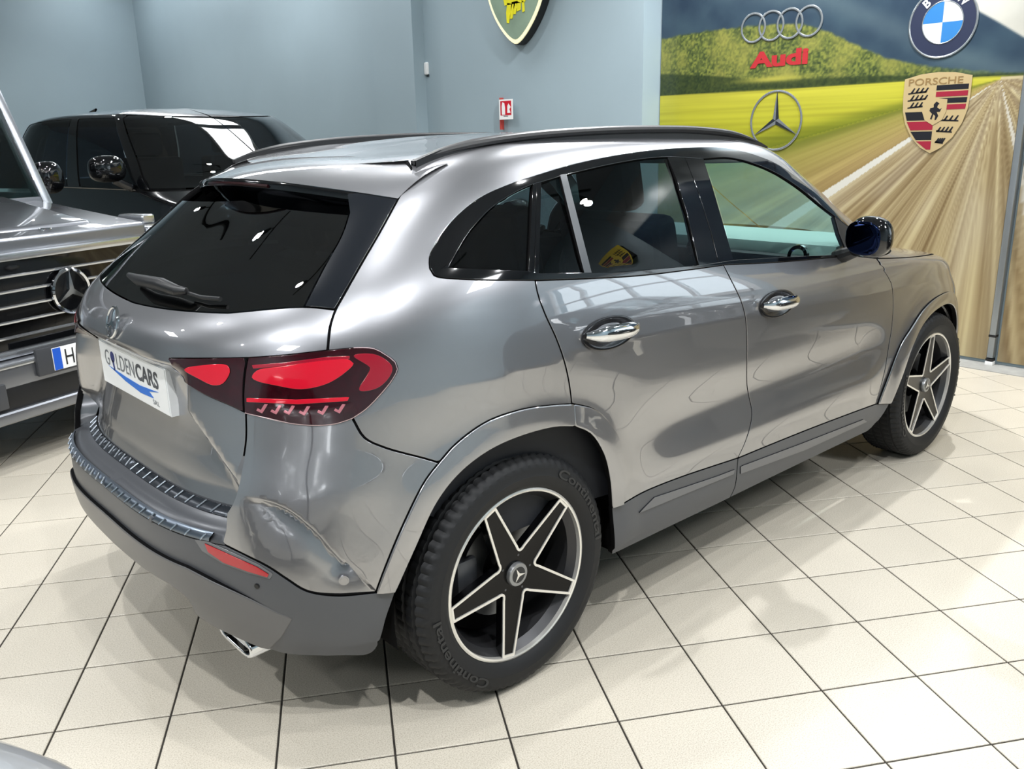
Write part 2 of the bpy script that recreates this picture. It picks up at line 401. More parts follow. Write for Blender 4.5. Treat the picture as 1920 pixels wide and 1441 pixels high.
    o = mesh_obj(name, V, F, mat, parent, normals=NN); NORM[o.data.name] = NN
    if flange and len(o.data.polygons) == len(MI): o.data.materials.append(M('gap_shade', (6, 6, 7), rough=.9, spec=.1)); o.data.polygons.foreach_set('material_index', MI); MIDX[o.data.name] = MI  # inner flange faces coloured near-black for the shade in the gaps
    if label: o['label'] = label
    if mirror and not sym:
        c = mirror_mesh(o, name, parent)
        if label: c['label'] = label
        return o, c
    return o
# ------------------------------------------------------------------ the showroom
XW, XP, YR = 4.55, 4.78, 2.44       # grey wall plane, poster wall plane, corner between them
X0, Y0, Y1 = -8.0, -7.0, 13.8
wall_m = M('wall_paint', (150, 167, 175), rough=.55, noise=(1.3, .03), bump=(180, .08, .002))
ceil_m = M('ceiling_paint', (140, 146, 152), rough=.8)
def struct(name, mb, mat, smooth=False): return tag(mb.build(name, mat, smooth=smooth), kind='structure')
struct('wall_back', MB().box((XW, YR, 0), (XW + .35, Y1, CEIL)).box((XW - .154, 5.49, 0), (XW + .01, 6.26, CEIL)), wall_m)
WY0, WY1, WZ0, WZ1 = -5.6, -3.2, 1.25, 2.75      # daylight window in the poster wall, right of the frame
struct('wall_poster', MB().box((XP + .02, WY1, 0), (XP + .3, YR + .01, CEIL)).box((XP + .02, Y0, 0), (XP + .3, WY0, CEIL)).box((XP + .02, WY0, 0), (XP + .3, WY1, WZ0)).box((XP + .02, WY0, WZ1), (XP + .3, WY1, CEIL)), wall_m)
wfm = M('window_frame_white', (225, 228, 230), rough=.4)
wn = struct('window_1', MB().box((XP, WY0 - .06, WZ0 - .06), (XP + .1, WY0 + .03, WZ1 + .06)).box((XP, WY1 - .03, WZ0 - .06), (XP + .1, WY1 + .06, WZ1 + .06)).box((XP, WY0, WZ0 - .06), (XP + .1, WY1, WZ0 + .03)).box((XP, WY0, WZ1 - .03), (XP + .1, WY1, WZ1 + .06)), wfm)
for k in (1, 2, 3): MB().box((XP + .02, WY0 + .6 * k - .025, WZ0), (XP + .08, WY0 + .6 * k + .025, WZ1)).build('mullion', wfm, wn, smooth=False)
MB().box((XP + .02, WY0, 1.975), (XP + .08, WY1, 2.025)).build('transom', wfm, wn, smooth=False)
for k in range(4):
    for z0, z1 in ((WZ0 + .03, 1.975), (2.025, WZ1 - .03)): MB().box((XP + .045, WY0 + .6 * k + .025, z0), (XP + .05, WY0 + .6 * k + .575, z1)).build('pane', M_glass('window_pane', (.92, .95, .95)), wn, smooth=False)
struct('wall_left', MB().box((X0, Y1, 0), (XW + .35, Y1 + .2, CEIL)), wall_m)
struct('wall_rear', MB().box((X0 - .2, Y0, 0), (X0, Y1, CEIL)), wall_m)
struct('wall_right', MB().box((X0, Y0 - .2, 0), (XP + .3, Y0, CEIL)), wall_m)
struct('ceiling', MB().box((X0, Y0, CEIL), (XP + .3, Y1, CEIL + .2)), ceil_m)

# floor: square tiles in a grid turned 31 degrees from the car
TS, TYAW, TX, TY = .3091, math.radians(-30.98), 1.1361, -.0411
tc, tsn = math.cos(TYAW), math.sin(TYAW)
def tile_pt(i, j): return np.array([TX + TS * (tc * i + tsn * j), TY + TS * (tsn * i - tc * j), 0.0])
grout_m = M('grout', (44, 40, 34), rough=.9, noise=(60, .15))
def tile_material():
    m = bpy.data.materials.new('floor_tile'); m.use_nodes = True; nt = m.node_tree; b = nt.nodes['Principled BSDF']
    tcn = nt.nodes.new('ShaderNodeTexCoord'); geo = nt.nodes.new('ShaderNodeNewGeometry'); oi = nt.nodes.new('ShaderNodeObjectInfo')
    n1 = nt.nodes.new('ShaderNodeTexNoise'); n1.inputs['Scale'].default_value = 260; n1.inputs['Detail'].default_value = 2
    n2 = nt.nodes.new('ShaderNodeTexNoise'); n2.inputs['Scale'].default_value = 1.7; n2.inputs['Detail'].default_value = 4
    nt.links.new(geo.outputs['Position'], n1.inputs['Vector']); nt.links.new(geo.outputs['Position'], n2.inputs['Vector'])
    cr = nt.nodes.new('ShaderNodeValToRGB'); cr.color_ramp.elements[0].position = .30; cr.color_ramp.elements[1].position = .58
    cr.color_ramp.elements[0].color = (*lin((172, 164, 148)), 1); cr.color_ramp.elements[1].color = (*lin((201, 194, 180)), 1)
    nt.links.new(n1.outputs['Fac'], cr.inputs[0])
    mr = nt.nodes.new('ShaderNodeMapRange'); mr.inputs[1].default_value = .3; mr.inputs[2].default_value = .7; mr.inputs[3].default_value = .93; mr.inputs[4].default_value = 1.04
    nt.links.new(n2.outputs['Fac'], mr.inputs[0])
    mr2 = nt.nodes.new('ShaderNodeMapRange'); mr2.inputs[3].default_value = .955; mr2.inputs[4].default_value = 1.03; nt.links.new(oi.outputs['Random'], mr2.inputs[0])
    mu = nt.nodes.new('ShaderNodeMath'); mu.operation = 'MULTIPLY'; nt.links.new(mr.outputs[0], mu.inputs[0]); nt.links.new(mr2.outputs[0], mu.inputs[1])
    vm = nt.nodes.new('ShaderNodeVectorMath'); vm.operation = 'SCALE'; nt.links.new(cr.outputs[0], vm.inputs[0]); nt.links.new(mu.outputs[0], vm.inputs['Scale'])
    nt.links.new(vm.outputs[0], b.inputs['Base Color']); b.inputs['Roughness'].default_value = .34; b.inputs['Specular IOR Level'].default_value = .45
    bp = nt.nodes.new('ShaderNodeBump'); bp.inputs['Strength'].default_value = .12; bp.inputs['Distance'].default_value = .002
    nt.links.new(n1.outputs['Fac'], bp.inputs['Height']); nt.links.new(bp.outputs[0], b.inputs['Normal'])
    return m
tile_m = tile_material()
floor = tag(MB().box((X0, Y0, -.06), (XP + .3, Y1, -.004)).build('floor', grout_m, smooth=False), kind='structure')
def tile_geo(h=TS / 2 - .0030, b=.0022):
    V = [(-h, -h, -.006), (h, -h, -.006), (h, h, -.006), (-h, h, -.006), (-h, -h, -b * .6), (h, -h, -b * .6), (h, h, -b * .6), (-h, h, -b * .6),
         (-h + b, -h + b, 0), (h - b, -h + b, 0), (h - b, h - b, 0), (-h + b, h - b, 0)]
    Fc = [(8, 9, 10, 11)] + [(i, (i + 1) % 4, 4 + (i + 1) % 4, 4 + i) for i in range(4)] + [(4 + i, 4 + (i + 1) % 4, 8 + (i + 1) % 4, 8 + i) for i in range(4)]
    return V, Fc
def make_floor():
    V, Fc = tile_geo(); cells = []
    for i in range(-45, 50):
        for j in range(-50, 45):
            c = tile_pt(i + .5, j + .5)
            if not (X0 + .1 < c[0] < XP - .12 and Y0 + .1 < c[1] < Y1 - .1): continue
            if c[0] > XW - .12 and c[1] > YR - .2: continue
            q, d = proj(c); vis = d > .2 and -60 < q[0] < 1980 and 0 < q[1] < 1530
            under = (-.45 < c[0] < 3.1 and abs(c[1]) < .62)
            cells.append((0 if (vis and not under) else 1, d if vis else 99, i, j))
    cells.sort()
    me = bpy.data.meshes.new('tile'); me.from_pydata(V, [], Fc); me.materials.append(tile_m); me.update()
    for k, (a, d, i, j) in enumerate(cells[:290]):
        o = bpy.data.objects.new('tile', me); COL.objects.link(o); o.parent = floor
        o.location = tile_pt(i + .5, j + .5); o.rotation_euler = (0, 0, TYAW + (j % 4) * math.pi / 2)
    rest = cells[290:]; v0 = np.array(V); R = np.array([[tc, -tsn, 0], [tsn, tc, 0], [0, 0, 1]]); v0 = v0 @ R.T; VV = []; FF = []
    for k, (a, d, i, j) in enumerate(rest):
        VV.append(v0 + tile_pt(i + .5, j + .5)); FF += [tuple(q + 12 * k for q in f) for f in Fc]
    o = mesh_obj('far_tiles', np.concatenate(VV), FF, tile_m, floor); o['kind'] = 'stuff'
make_floor()
# grey threshold strip in front of the poster panels
thr_m = M('threshold_stone', (150, 150, 146), rough=.7, noise=(14, .12))
struct('trim_1', MB().box((XP - .20, Y0, -.005), (XP + .02, YR, .006), bev=.002), thr_m)

# ceiling fixtures: flush panels, track rails with spot heads
panel_frame = M('panel_frame', (235, 235, 235), rough=.5)
diff_m = M('panel_diffuser', (250, 250, 250), rough=.5, emit=(245, 250, 255), es=3.0)
for k, (x, y, sx, sy, w) in enumerate(PANELS):
    r = empty('ceiling_panel_light', (x, y, CEIL)); tag(r, 'flat white ceiling light panel above the parked cars', 'ceiling light', 'flush light panels in the ceiling')
    a, b = sx / 2, sy / 2
    MB().box((-a - .03, -b - .03, -.05), (a + .03, -b, 0)).box((-a - .03, b, -.05), (a + .03, b + .03, 0)).box((-a - .03, -b, -.05), (-a, b, 0)).box((a, -b, -.05), (a + .03, b, 0)).build('frame', panel_frame, r, smooth=False)
    MB().box((-a, -b, -.045), (a, b, -.02)).build('diffuser', diff_m, r, smooth=False)
lampblack = M('lamp_black', (18, 18, 20), rough=.4)
lens_m = M('lamp_lens', (255, 250, 240), rough=.3, emit=(255, 248, 235), es=60.0)
for k, (x, y, w, rad) in enumerate(SPOTS):
    r = empty('track_spotlight', (x, y, CEIL)); tag(r, 'black track spotlight with a bright round lens on the ceiling', 'spotlight', 'track spotlights on the ceiling')
    MB().box((-.4, -.018, -.03), (.4, .018, 0), bev=.003).build('track', lampblack, r)
    MB().tube([(0, 0, -.03), (0, 0, -.16)], .012).build('stem', lampblack, r)
    MB().lathe([(.001, -.15), (.045, -.155), (.055, -.2), (.058, -.34), (.052, -.34), (.045, -.30), (.001, -.29)], 24, 'z').build('head', lampblack, r)
    MB().lathe([(.001, -.335), (.050, -.335), (.050, -.325), (.001, -.325)], 24, 'z').build('lens', lens_m, r)

# ------------------------------------------------------------------ printed landscape panels
def vnoise(x, y, seed=0):
    r = np.random.RandomState(seed); T = r.rand(256, 256); xi = np.floor(x).astype(int); yi = np.floor(y).astype(int); fx = x - xi; fy = y - yi
    fx = fx * fx * (3 - 2 * fx); fy = fy * fy * (3 - 2 * fy); g = lambda a, b: T[a % 256, b % 256]
    return (g(xi, yi) * (1 - fx) + g(xi + 1, yi) * fx) * (1 - fy) + (g(xi, yi + 1) * (1 - fx) + g(xi + 1, yi + 1) * fx) * fy
def fbm(x, y, o=4, seed=0): return sum(vnoise(x * 2**k, y * 2**k, seed + k) / 2**(k + 1) for k in range(o)) / (1 - .5**o)
def yz(u, v): q = at_x(u, v, XP); return q[1], q[2]
def ridge(px, y):
    P = np.array([yz(*p) for p in px]); i = np.argsort(P[:, 0]); return np.interp(y, P[i, 0], P[i, 1])
def poster_colour(y, z):
    rgb = lambda *c: np.array(c, float)
    f = lambda m, a, b: a * (1 - m[..., None]) + b * m[..., None]
    n = fbm(y * 5, z * 5, 5, 3); n2 = fbm(y * 26, z * 26, 3, 9); n3 = fbm(y * 70, z * 70, 2, 21)
    col = f(sstep(1.9, 3.2, z), rgb(226, 222, 208), rgb(200, 206, 206)) * (0.93 + .14 * n[..., None])
    r1 = ridge([(1237, -160), (1500, -120), (1700, -60), (1830, 18), (1870, 40), (1920, 70), (1990, 60), (2100, -60), (2300, -300), (2700, -700)], y)
    mount = f(np.clip(n * .9 + (z - 2.0) * .12, 0, 1), rgb(78, 102, 114), rgb(40, 58, 80))
    col = f(sstep(-.01, .01, r1 - z), col, mount)
    lite = ridge([(1237, -60), (1560, -30), (1640, 5), (1680, 22), (1760, 60), (1900, 105), (2300, 120)], y)
    col = f(.35 * sstep(-.02, .10, lite - z) * (1 - sstep(.1, .25, lite - z)), col, rgb(120, 138, 142))
    r2 = ridge([(1237, 74), (1300, 62), (1350, 55), (1420, 48), (1500, 44), (1550, 58), (1600, 82), (1660, 108), (1740, 125), (1840, 134), (1920, 136), (2300, 140)], y) + .02 * (n2 - .5)
    tree = f(np.clip(n3 * 1.7 - .35, 0, 1), rgb(58, 74, 44), rgb(150, 158, 74)); tree = f(np.clip((n - .42) * 2.2, 0, .75), tree, rgb(176, 172, 84))
    tree = f(sstep(.25, -.2, y) * .55, tree, rgb(80, 104, 96))
    col = f(sstep(-.012, .012, r2 - z), col, tree)
    dk = ridge([(1237, 138), (1340, 142), (1420, 150), (1520, 146), (1640, 142), (1760, 140), (1920, 136), (2300, 138)], y)
    col = f(sstep(-.01, .012, dk - z) * .85, col, f(n3, rgb(34, 50, 32), rgb(70, 84, 44)))
    pt = np.exp(-(((y - yz(1450, 148)[0]) / .30)**2 + ((z - yz(1450, 148)[1]) / .022)**2)); col = f(np.clip(pt, 0, 1), col, rgb(196, 190, 84))
    hz = ridge([(1237, 180), (1500, 165), (1700, 152), (1870, 143), (1920, 141), (2300, 118)], y)
    st = vnoise(y * 1.5, z * 42, 5) * .6 + vnoise(y * .8, z * 110, 6) * .4
    field = f(np.clip((hz - z) * 2.0, 0, 1), rgb(214, 208, 72), rgb(178, 180, 40)) * (0.86 + .26 * st[..., None])
    col = f(sstep(-.006, .006, hz - z), col, field)
    # road fan from its vanishing point
    vy, vz = yz(1876, 148); dy, dz = y - vy, vz - z; ang = np.arctan2(dy, np.maximum(dz, 1e-4)); rr = np.hypot(dy, dz)
    sa = vnoise(ang * 22, rr * .5, 31) * .5 + vnoise(ang * 60, rr * .8, 33) * .3 + vnoise(ang * 150, rr, 34) * .2
    A = lambda u, v: math.atan2(yz(u, v)[0] - vy, vz - yz(u, v)[1])
    e1 = A(1440, 278)
    road = f(np.clip(sa * 1.9 - .45, 0, 1), rgb(134, 110, 74), rgb(222, 205, 158)); road = f(.22 * np.clip(vnoise(ang * 9, rr * 2.2, 44) * 2 - .7, 0, 1), road, rgb(238, 232, 220))
    shl = f(np.clip(sa * 1.7 - .3, 0, 1), rgb(150, 124, 78), rgb(214, 190, 124)); shl = f(np.clip((ang - 1.05) * 3, 0, .55), shl, rgb(166, 164, 70))
    w1 = A(1690, 268); w2 = A(1562, 362); wl = (w1 + w2) / 2
    on = (z < hz)
    col = f(sstep(e1 + .02, e1 - .02, ang) * on, col, f(np.clip((e1 - ang) * 12, 0, 1), rgb(120, 128, 44), shl))
    col = f(sstep(e1 + .10, e1 + .02, ang) * (ang > e1) * .5 * on, col, rgb(90, 104, 30))
    col = f(sstep(wl + .012, wl - .012, ang) * on, col, road)
    col = f((np.abs(ang - wl) < .022) * on * (rr > .06), col, rgb(240, 238, 226))
    wr = A(1905, 280); col = f((np.abs(ang - wr) < .03) * on * (rr < 1.1), col, rgb(236, 230, 214)); 
    
    return np.clip(col, 0, 255) / 255 * .80
def vcol_material(name, rough=.3):
    m = bpy.data.materials.new(name); m.use_nodes = True; nt = m.node_tree; b = nt.nodes['Principled BSDF']
    a = nt.nodes.new('ShaderNodeVertexColor'); a.layer_name = 'print'; nt.links.new(a.outputs[0], b.inputs['Base Color'])
    n = nt.nodes.new('ShaderNodeTexNoise'); n.inputs['Scale'].default_value = 3; bp = nt.nodes.new('ShaderNodeBump'); bp.inputs['Strength'].default_value = .15; bp.inputs['Distance'].default_value = .01
    tcn = nt.nodes.new('ShaderNodeTexCoord'); nt.links.new(tcn.outputs['Object'], n.inputs['Vector']); nt.links.new(n.outputs['Fac'], bp.inputs['Height']); nt.links.new(bp.outputs[0], b.inputs['Normal'])
    b.inputs['Roughness'].default_value = rough; b.inputs['Specular IOR Level'].default_value = .4
    return m
print_m = vcol_material('printed_film')
def poster(name, ya, yb, za, zb, step):
    ny, nz = int(abs(yb - ya) / step), int((zb - za) / step); Yg, Zg = np.meshgrid(np.linspace(ya, yb, ny + 1), np.linspace(za, zb, nz + 1), indexing='ij')
    C3 = poster_colour(Yg, Zg); L = np.where(C3 <= .04045, C3 / 12.92, ((C3 + .055) / 1.055)**2.4)
    V = np.stack([np.full(Yg.size, XP), Yg.ravel(), Zg.ravel()], -1); idx = np.arange(Yg.size).reshape(Yg.shape)
    Fq = np.stack([idx[:-1, :-1], idx[:-1, 1:], idx[1:, 1:], idx[1:, :-1]], -1).reshape(-1, 4)
    if ya > yb: Fq = Fq
    nv = len(V); B = V.copy(); B[:, 0] += .012
    brd = np.concatenate([idx[0, :], idx[1:, -1], idx[-1, -2::-1], idx[-2:0:-1, 0]]); m = len(brd); V2 = np.concatenate([V, B[brd]])
    side = [(brd[i], brd[(i + 1) % m], nv + (i + 1) % m, nv + i) for i in range(m)]
    me = bpy.data.meshes.new(name); me.from_pydata(V2.tolist(), [], Fq.tolist() + [tuple(map(int, s)) for s in side]); me.update()
    at = me.color_attributes.new('print', 'FLOAT_COLOR', 'POINT'); cc = np.ones((len(V2), 4)); cc[:nv, :3] = L.reshape(-1, 3); cc[nv:, :3] = L.reshape(-1, 3)[brd]
    at.data.foreach_set('color', cc.ravel().astype(np.float32)); me.materials.append(print_m)
    return me
poster_root = empty('printed_wall_panel', (XP, 1.0, 0)); tag(poster_root, 'wide landscape print of a road, fields and mountains with car logos, behind the grey car', 'wall print')
def part_me(name, me, parent):
    o = bpy.data.objects.new(name, me); COL.objects.link(o); o.parent = parent; o.matrix_parent_inverse = parent.matrix_basis.inverted() if True else None
    return o
def wpart(o, parent):
    """parent a part that was built in world coordinates"""
    o.parent = parent; o.matrix_parent_inverse = Matrix.LocRotScale(parent.location, parent.rotation_euler, None).inverted(); return o
wpart(part_me('print_sheet', poster('print_sheet', YR - .01, -.455, .03, 3.6, .0085), poster_root), poster_root)
pr2 = empty('printed_wall_panel', (XP, -2.0, 0)); tag(pr2, 'narrow brown slice of road print at the right edge, beyond the aluminium post', 'wall print')
wpart(part_me('print_sheet', poster('print_sheet', -.525, -3.0, .03, 4.2, .025), pr2), pr2)
alu = M('aluminium', (150, 156, 160), rough=.35, metal=.7)
post = tag(MB().box((XP - .045, -.510, .055), (XP + .02, -.470, 3.6), bev=.006).build('post', alu), 'slim grey aluminium post between the two landscape prints', 'post')
wpart(MB().box((XP - .05, -.515, .0), (XP + .0, -.465, .03), bev=.004).build('foot', M('white_plastic', (232, 232, 230), rough=.4)), post)
wpart(MB().box((XP - .048, -.513, .035), (XP, -.467, .05)).box((XP - .048, -.513, .20), (XP, -.467, .215)).build('joint_band', M('black_rubber', (16, 16, 17), rough=.6)), post)

# logos printed or stuck on the landscape, built as thin flat pieces (a -> along -y, i.e. to the right in the picture, b -> up)
def on_wall(px, x=XP, lift=.003):
    c = at_x(px[0], px[1], x); return lambda a, b, d=0.0: (x - lift - d, c[1] - a, c[2] + b)
def flat(name, pieces, mat, parent, fn, depth=.002):
    mb = MB()
    for poly in pieces: mb.prism(poly, fn, 0.0, depth)
    return wpart(mb.build(name, mat, smooth=False), parent)
def circ(r, n=40, cx=0, cy=0, a0=0, a1=2 * math.pi): return [(cx + r * math.cos(a0 + (a1 - a0) * k / n), cy + r * math.sin(a0 + (a1 - a0) * k / n)) for k in range(n + (0 if abs(a1 - a0 - 2 * math.pi) < 1e-6 else 1))]
def ring_geo(fn, r0, r1, n=56, cx=0, cy=0, d=.003, ry=1.0):
    V = []; Fq = []
    for k in range(n):
        a = 2 * math.pi * k / n
        for r, dd in ((r0, 0), (r0, d * .6), ((r0 + r1) / 2, d), (r1, d * .6), (r1, 0)): V.append(fn(cx + r * math.cos(a), cy + ry * r * math.sin(a), dd))
    for k in range(n):
        for i in range(4): Fq.append((5 * k + i, 5 * ((k + 1) % n) + i, 5 * ((k + 1) % n) + i + 1, 5 * k + i + 1))
    return V, Fq
silver = M('logo_silver', (176, 182, 186), rough=.22, metal=.75)
dark_print = M('dark_print', (30, 34, 48), rough=.4)
white_print = M('white_print', (196, 200, 204), rough=.4)
# four rings
fn = on_wall((1464, 46)); mb = MB()
for k in range(4): mb.raw(*ring_geo(fn, .096, .112, cx=(k - 1.5) * .158, d=.006))
wpart(mb.build('four_ring_logo', silver), poster_root)
fn = on_wall((1460, 109), lift=.004)
wpart(text_obj('red_lettering', 'Audi', lambda a, b: fn(a, b), .50, .12, M('print_red', (164, 38, 44), rough=.4), None, bold=.045), poster_root)
# three-pointed star in a ring
def star3(r, w, tilt=0.0):
    P = []
    for k in range(3):
        a = math.pi / 2 + k * 2 * math.pi / 3 + tilt; P.append((r * math.cos(a), r * math.sin(a))); b = a + math.pi / 3; P.append((w * math.cos(b), w * math.sin(b)))
    return P
fn = on_wall((1455, 226))
wpart(MB().raw(*ring_geo(fn, .212, .228, d=.006)).build('star_ring', silver), poster_root)
S3 = star3(.215, .029)
flat('star_facets_light', [[(0, 0), S3[2 * k], S3[(2 * k + 1) % 6]] for k in range(3)], silver, poster_root, fn, .004)
flat('star_facets_dark', [[(0, 0), S3[2 * k - 1], S3[2 * k]] for k in range(3)], M('star_dark', (44, 50, 56), rough=.35, metal=.4), poster_root, fn, .004)
# blue and white roundel
fn = on_wall((1768, 42)); wpart(MB().raw(*ring_geo(fn, .212, .225, d=.006)).build('roundel_rim', silver), poster_root)
flat('roundel_disc', [circ(.214, 56)], M('roundel_navy', (38, 44, 66), rough=.35), poster_root, fn, .002)
fn2 = on_wall((1768, 42), lift=.0055)
flat('roundel_white', [[(0, 0)] + circ(.129, 14, a0=0, a1=math.pi / 2), [(0, 0)] + circ(.129, 14, a0=math.pi, a1=1.5 * math.pi)], white_print, poster_root, fn2, .001)
flat('roundel_blue', [[(0, 0)] + circ(.129, 14, a0=math.pi / 2, a1=math.pi), [(0, 0)] + circ(.129, 14, a0=1.5 * math.pi, a1=2 * math.pi)], M('roundel_blue', (46, 112, 172), rough=.35), poster_root, fn2, .001)
wpart(MB().raw(*ring_geo(fn2, .129, .135, d=.003)).build('roundel_inner_rim', silver), poster_root)
for ch, a in (('B', 132), ('M', 90), ('W', 48)):
    ar = math.radians(a); R2 = math.radians(a - 90); V, Fs = text_geo(ch, 1.0, .03); lo, hi = V.min(0), V.max(0); W = (V - (lo + hi) / 2) / (hi[1] - lo[1]) * .055
    W = np.stack([W[:, 0] * math.cos(R2) - W[:, 1] * math.sin(R2) + .173 * math.cos(ar), W[:, 0] * math.sin(R2) + W[:, 1] * math.cos(R2) + .173 * math.sin(ar)], -1)
    wpart(mesh_obj('roundel_letter', [fn2(p, q, .0015) for p, q in W], Fs, white_print), poster_root)

def crest(root, fn, sc, gold, red, black, thick=.003, builder=None):
    """shield with antler and stripe quarters and a small inner shield; built flat, local (a, b), sc = half width"""
    L = lambda pts: [(p[0] * sc, (p[1] + .1) * sc * .85) for p in pts]
    out = [(-1.0, 1.12), (-.5, 1.26), (0, 1.30), (.5, 1.26), (1.0, 1.12), (1.0, .45), (.97, 0), (.86, -.45), (.62, -.95), (.32, -1.3), (0, -1.5), (-.32, -1.3), (-.62, -.95), (-.86, -.45), (-.97, 0), (-1.0, .45)]
    f2 = lambda a, b, d=0.0: fn(a, b, d)
    def fl(name, pieces, mat, d0, d1):
        mb = MB()
        for p in pieces: mb.prism(L(p), f2, d0, d1)
        return wpart(mb.build(name, mat, smooth=False), root)
    fl('shield', [out], gold, 0, thick)
    t = thick; top, mid = .87, -.02
    def edge_x(b):   # right-hand half width at height b
        P = np.array(out[4:11]); return float(np.interp(b, P[::-1, 1], P[::-1, 0])) - .07
    for q, (s0, b1, b0) in (('upper', (1, top, mid)), ('lower', (-1, mid, -1.40))):
        bars = np.linspace(b1, b0, 5)
        for k in range(4):
            hi_, lo_ = bars[k], bars[k + 1]; ehi, elo = edge_x(hi_), max(.02, edge_x(lo_ + .02))
            poly = [(0.0, hi_ - .02), (s0 * ehi, hi_ - .02), (s0 * elo, lo_ + .03), (0.0, lo_ + .03)]
            fl('stripe', [poly], (black, red)[k % 2], t, t * 1.4)
        for k in range(3):
            b = b1 - (k + .75) * (b1 - b0) / 3.6; x0, x1 = -s0 * .30, -s0 * (edge_x(b) - .08)
            if abs(x1) < .35: x1 = -s0 * .4
            if q == 'lower': x0 = -s0 * (.12)
            strokes = []; n = 4
            strokes.append([(x0, b - .06), (x1, b - .10), (x1, b - .06), (x0, b)])
            for j in range(n):
                c = x0 + (x1 - x0) * (j + .3) / n; strokes.append([(c - .03, b - .06), (c + .04, b - .06), (c + .11, b + .10), (c + .07, b + .11)])
            fl('antler', strokes, black, t, t * 1.5)
    ins = [(-.36, .36), (0, .42), (.36, .36), (.36, -.05), (.26, -.34), (0, -.52), (-.26, -.34), (-.36, -.05)]
    fl('inner_shield', [ins], gold, t * 1.5, t * 1.9)
    horse = [(-.10, -.30), (-.05, -.12), (-.14, -.02), (-.12, .08), (-.02, .10), (-.03, .20), (.05, .30), (.14, .22), (.10, .18), (.08, .10), (.17, .02), (.22, .08), (.18, -.06), (.08, -.06), (.14, -.20), (.08, -.34), (.04, -.33), (.05, -.20), (-.01, -.14), (-.05, -.32)]
    fl('rearing_horse', [horse], black, t * 1.9, t * 2.2)
    return out
gold_print = M('crest_gold_print', (172, 152, 112), rough=.35); red_print = M('crest_red', (140, 30, 50), rough=.35); blk_print = M('crest_black', (24, 24, 30), rough=.35)
fn = on_wall((1752, 212)); crest(poster_root, fn, .222, gold_print, red_print, blk_print)
fnl = on_wall((1755, 152), lift=.0075)
wpart(text_obj('crest_lettering', 'PORSCHE', lambda a, b: fnl(a, b), .36, .045, M('crest_lettering', (132, 106, 66), rough=.4), None, bold=.01), poster_root)

# second print: rings and roundel high up; a raised crest sign on the wall to the right (seen mirrored in the side windows)
mb = MB(); fnr = lambda a, b, d=0.0: (XP - .003 - d, -1.55 - a, 3.05 + b)
for k in range(4): mb.raw(*ring_geo(fnr, .098, .120, cx=(k - 1.5) * .148, d=.006))
wpart(mb.build('four_ring_logo', M('logo_dark', (40, 44, 50), rough=.3, metal=.4)), pr2)
fnb = lambda a, b, d=0.0: (XP - .003 - d, -1.25 - a, 2.25 + b)
flat('roundel_disc', [circ(.20, 48)], M('roundel_navy', (38, 44, 66)), pr2, fnb, .002)
flat('roundel_white', [[(0, 0)] + circ(.12, 14, a0=0, a1=math.pi / 2), [(0, 0)] + circ(.12, 14, a0=math.pi, a1=1.5 * math.pi)], white_print, pr2, lambda a, b, d=0.0: fnb(a, b, d + .003), .001)
cs = empty('crest_sign', (XP, -3.42, 3.5)); tag(cs, 'raised yellow crest sign with red and black stripes, mirrored in the rear side window', 'sign')
fnc = lambda a, b, d=0.0: (XP - .05 - d, -3.42 - a, 3.5 + b)
crest(cs, fnc, .21, M('crest_yellow', (226, 200, 60), rough=.35), red_print, blk_print, thick=.006)
wpart(MB().prism([(-.19, -.1), (.19, -.1), (.19, .2), (-.19, .2)], lambda a, b, d: (XP + .02 - d, -3.42 - a, 3.5 + b), 0, .07).build('backing', M('sign_black', (14, 14, 15)), smooth=False), cs)
# ------------------------------------------------------------------ shield sign on the grey wall
XS = XW - .11
sg = empty('shield_sign', tuple(at_x(968, 10, XW))); tag(sg, 'big yellow-edged shield sign with a yellow bull on the grey wall', 'sign')
c0 = at_x(967, 84, XS)          # tip of the shield
def sfn(a, b, d=0.0): return (XS + .10 - d, c0[1] - a, c0[2] + b)
half = [(0, 0), (.045, .022), (.12, .10), (.21, .24), (.275, .40), (.315, .60), (.325, .78), (.30, .84), (.20, .87), (.10, .88), (0, .885)]
def shield(k, dy=0.0): 
    cx, cy = 0, .48
    H = [(a * k * 1.38, cy + (b - cy) * k + dy) for a, b in half]; return smooth_poly(H + [(-a, b) for a, b in H[-2:0:-1]], .02, True).tolist()
wpart(MB().prism(shield(1.0), sfn, 0.0, .085, ).build('body', M('sign_black', (14, 14, 15), rough=.3), smooth=False), sg)
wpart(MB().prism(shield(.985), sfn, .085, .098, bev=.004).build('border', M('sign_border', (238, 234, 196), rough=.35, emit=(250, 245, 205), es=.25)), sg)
wpart(MB().prism(shield(.90), sfn, .098, .101).build('face', M('sign_face', (140, 160, 140), rough=.25, noise=(3, .15)), smooth=False), sg)
yb = M('sign_yellow', (236, 226, 40), rough=.35)
legs = [[(-.115, .205), (-.085, .20), (-.07, .26), (-.03, .36), (-.10, .38), (-.12, .30)], [(-.065, .235), (-.035, .235), (-.02, .30), (.02, .38), (-.04, .38), (-.055, .30)], [(-.02, .27), (.01, .27), (.03, .33), (.045, .38), (-.01, .38)],
        [(.03, .29), (.08, .30), (.085, .36), (.03, .38)], [(.105, .275), (.135, .28), (.13, .36), (.10, .38)],
        [(-.14, .36), (.14, .36), (.19, .45), (.17, .56), (.10, .60), (.03, .56), (-.06, .58), (-.14, .56), (-.20, .62), (-.23, .60), (-.18, .50)]]
wpart(MB().prism(legs[0], sfn, .101, .106).prism(legs[1], sfn, .101, .106).prism(legs[2], sfn, .101, .106).prism(legs[3], sfn, .101, .106).prism(legs[4], sfn, .101, .106).prism(legs[5], sfn, .101, .106).build('bull', yb, smooth=False), sg)

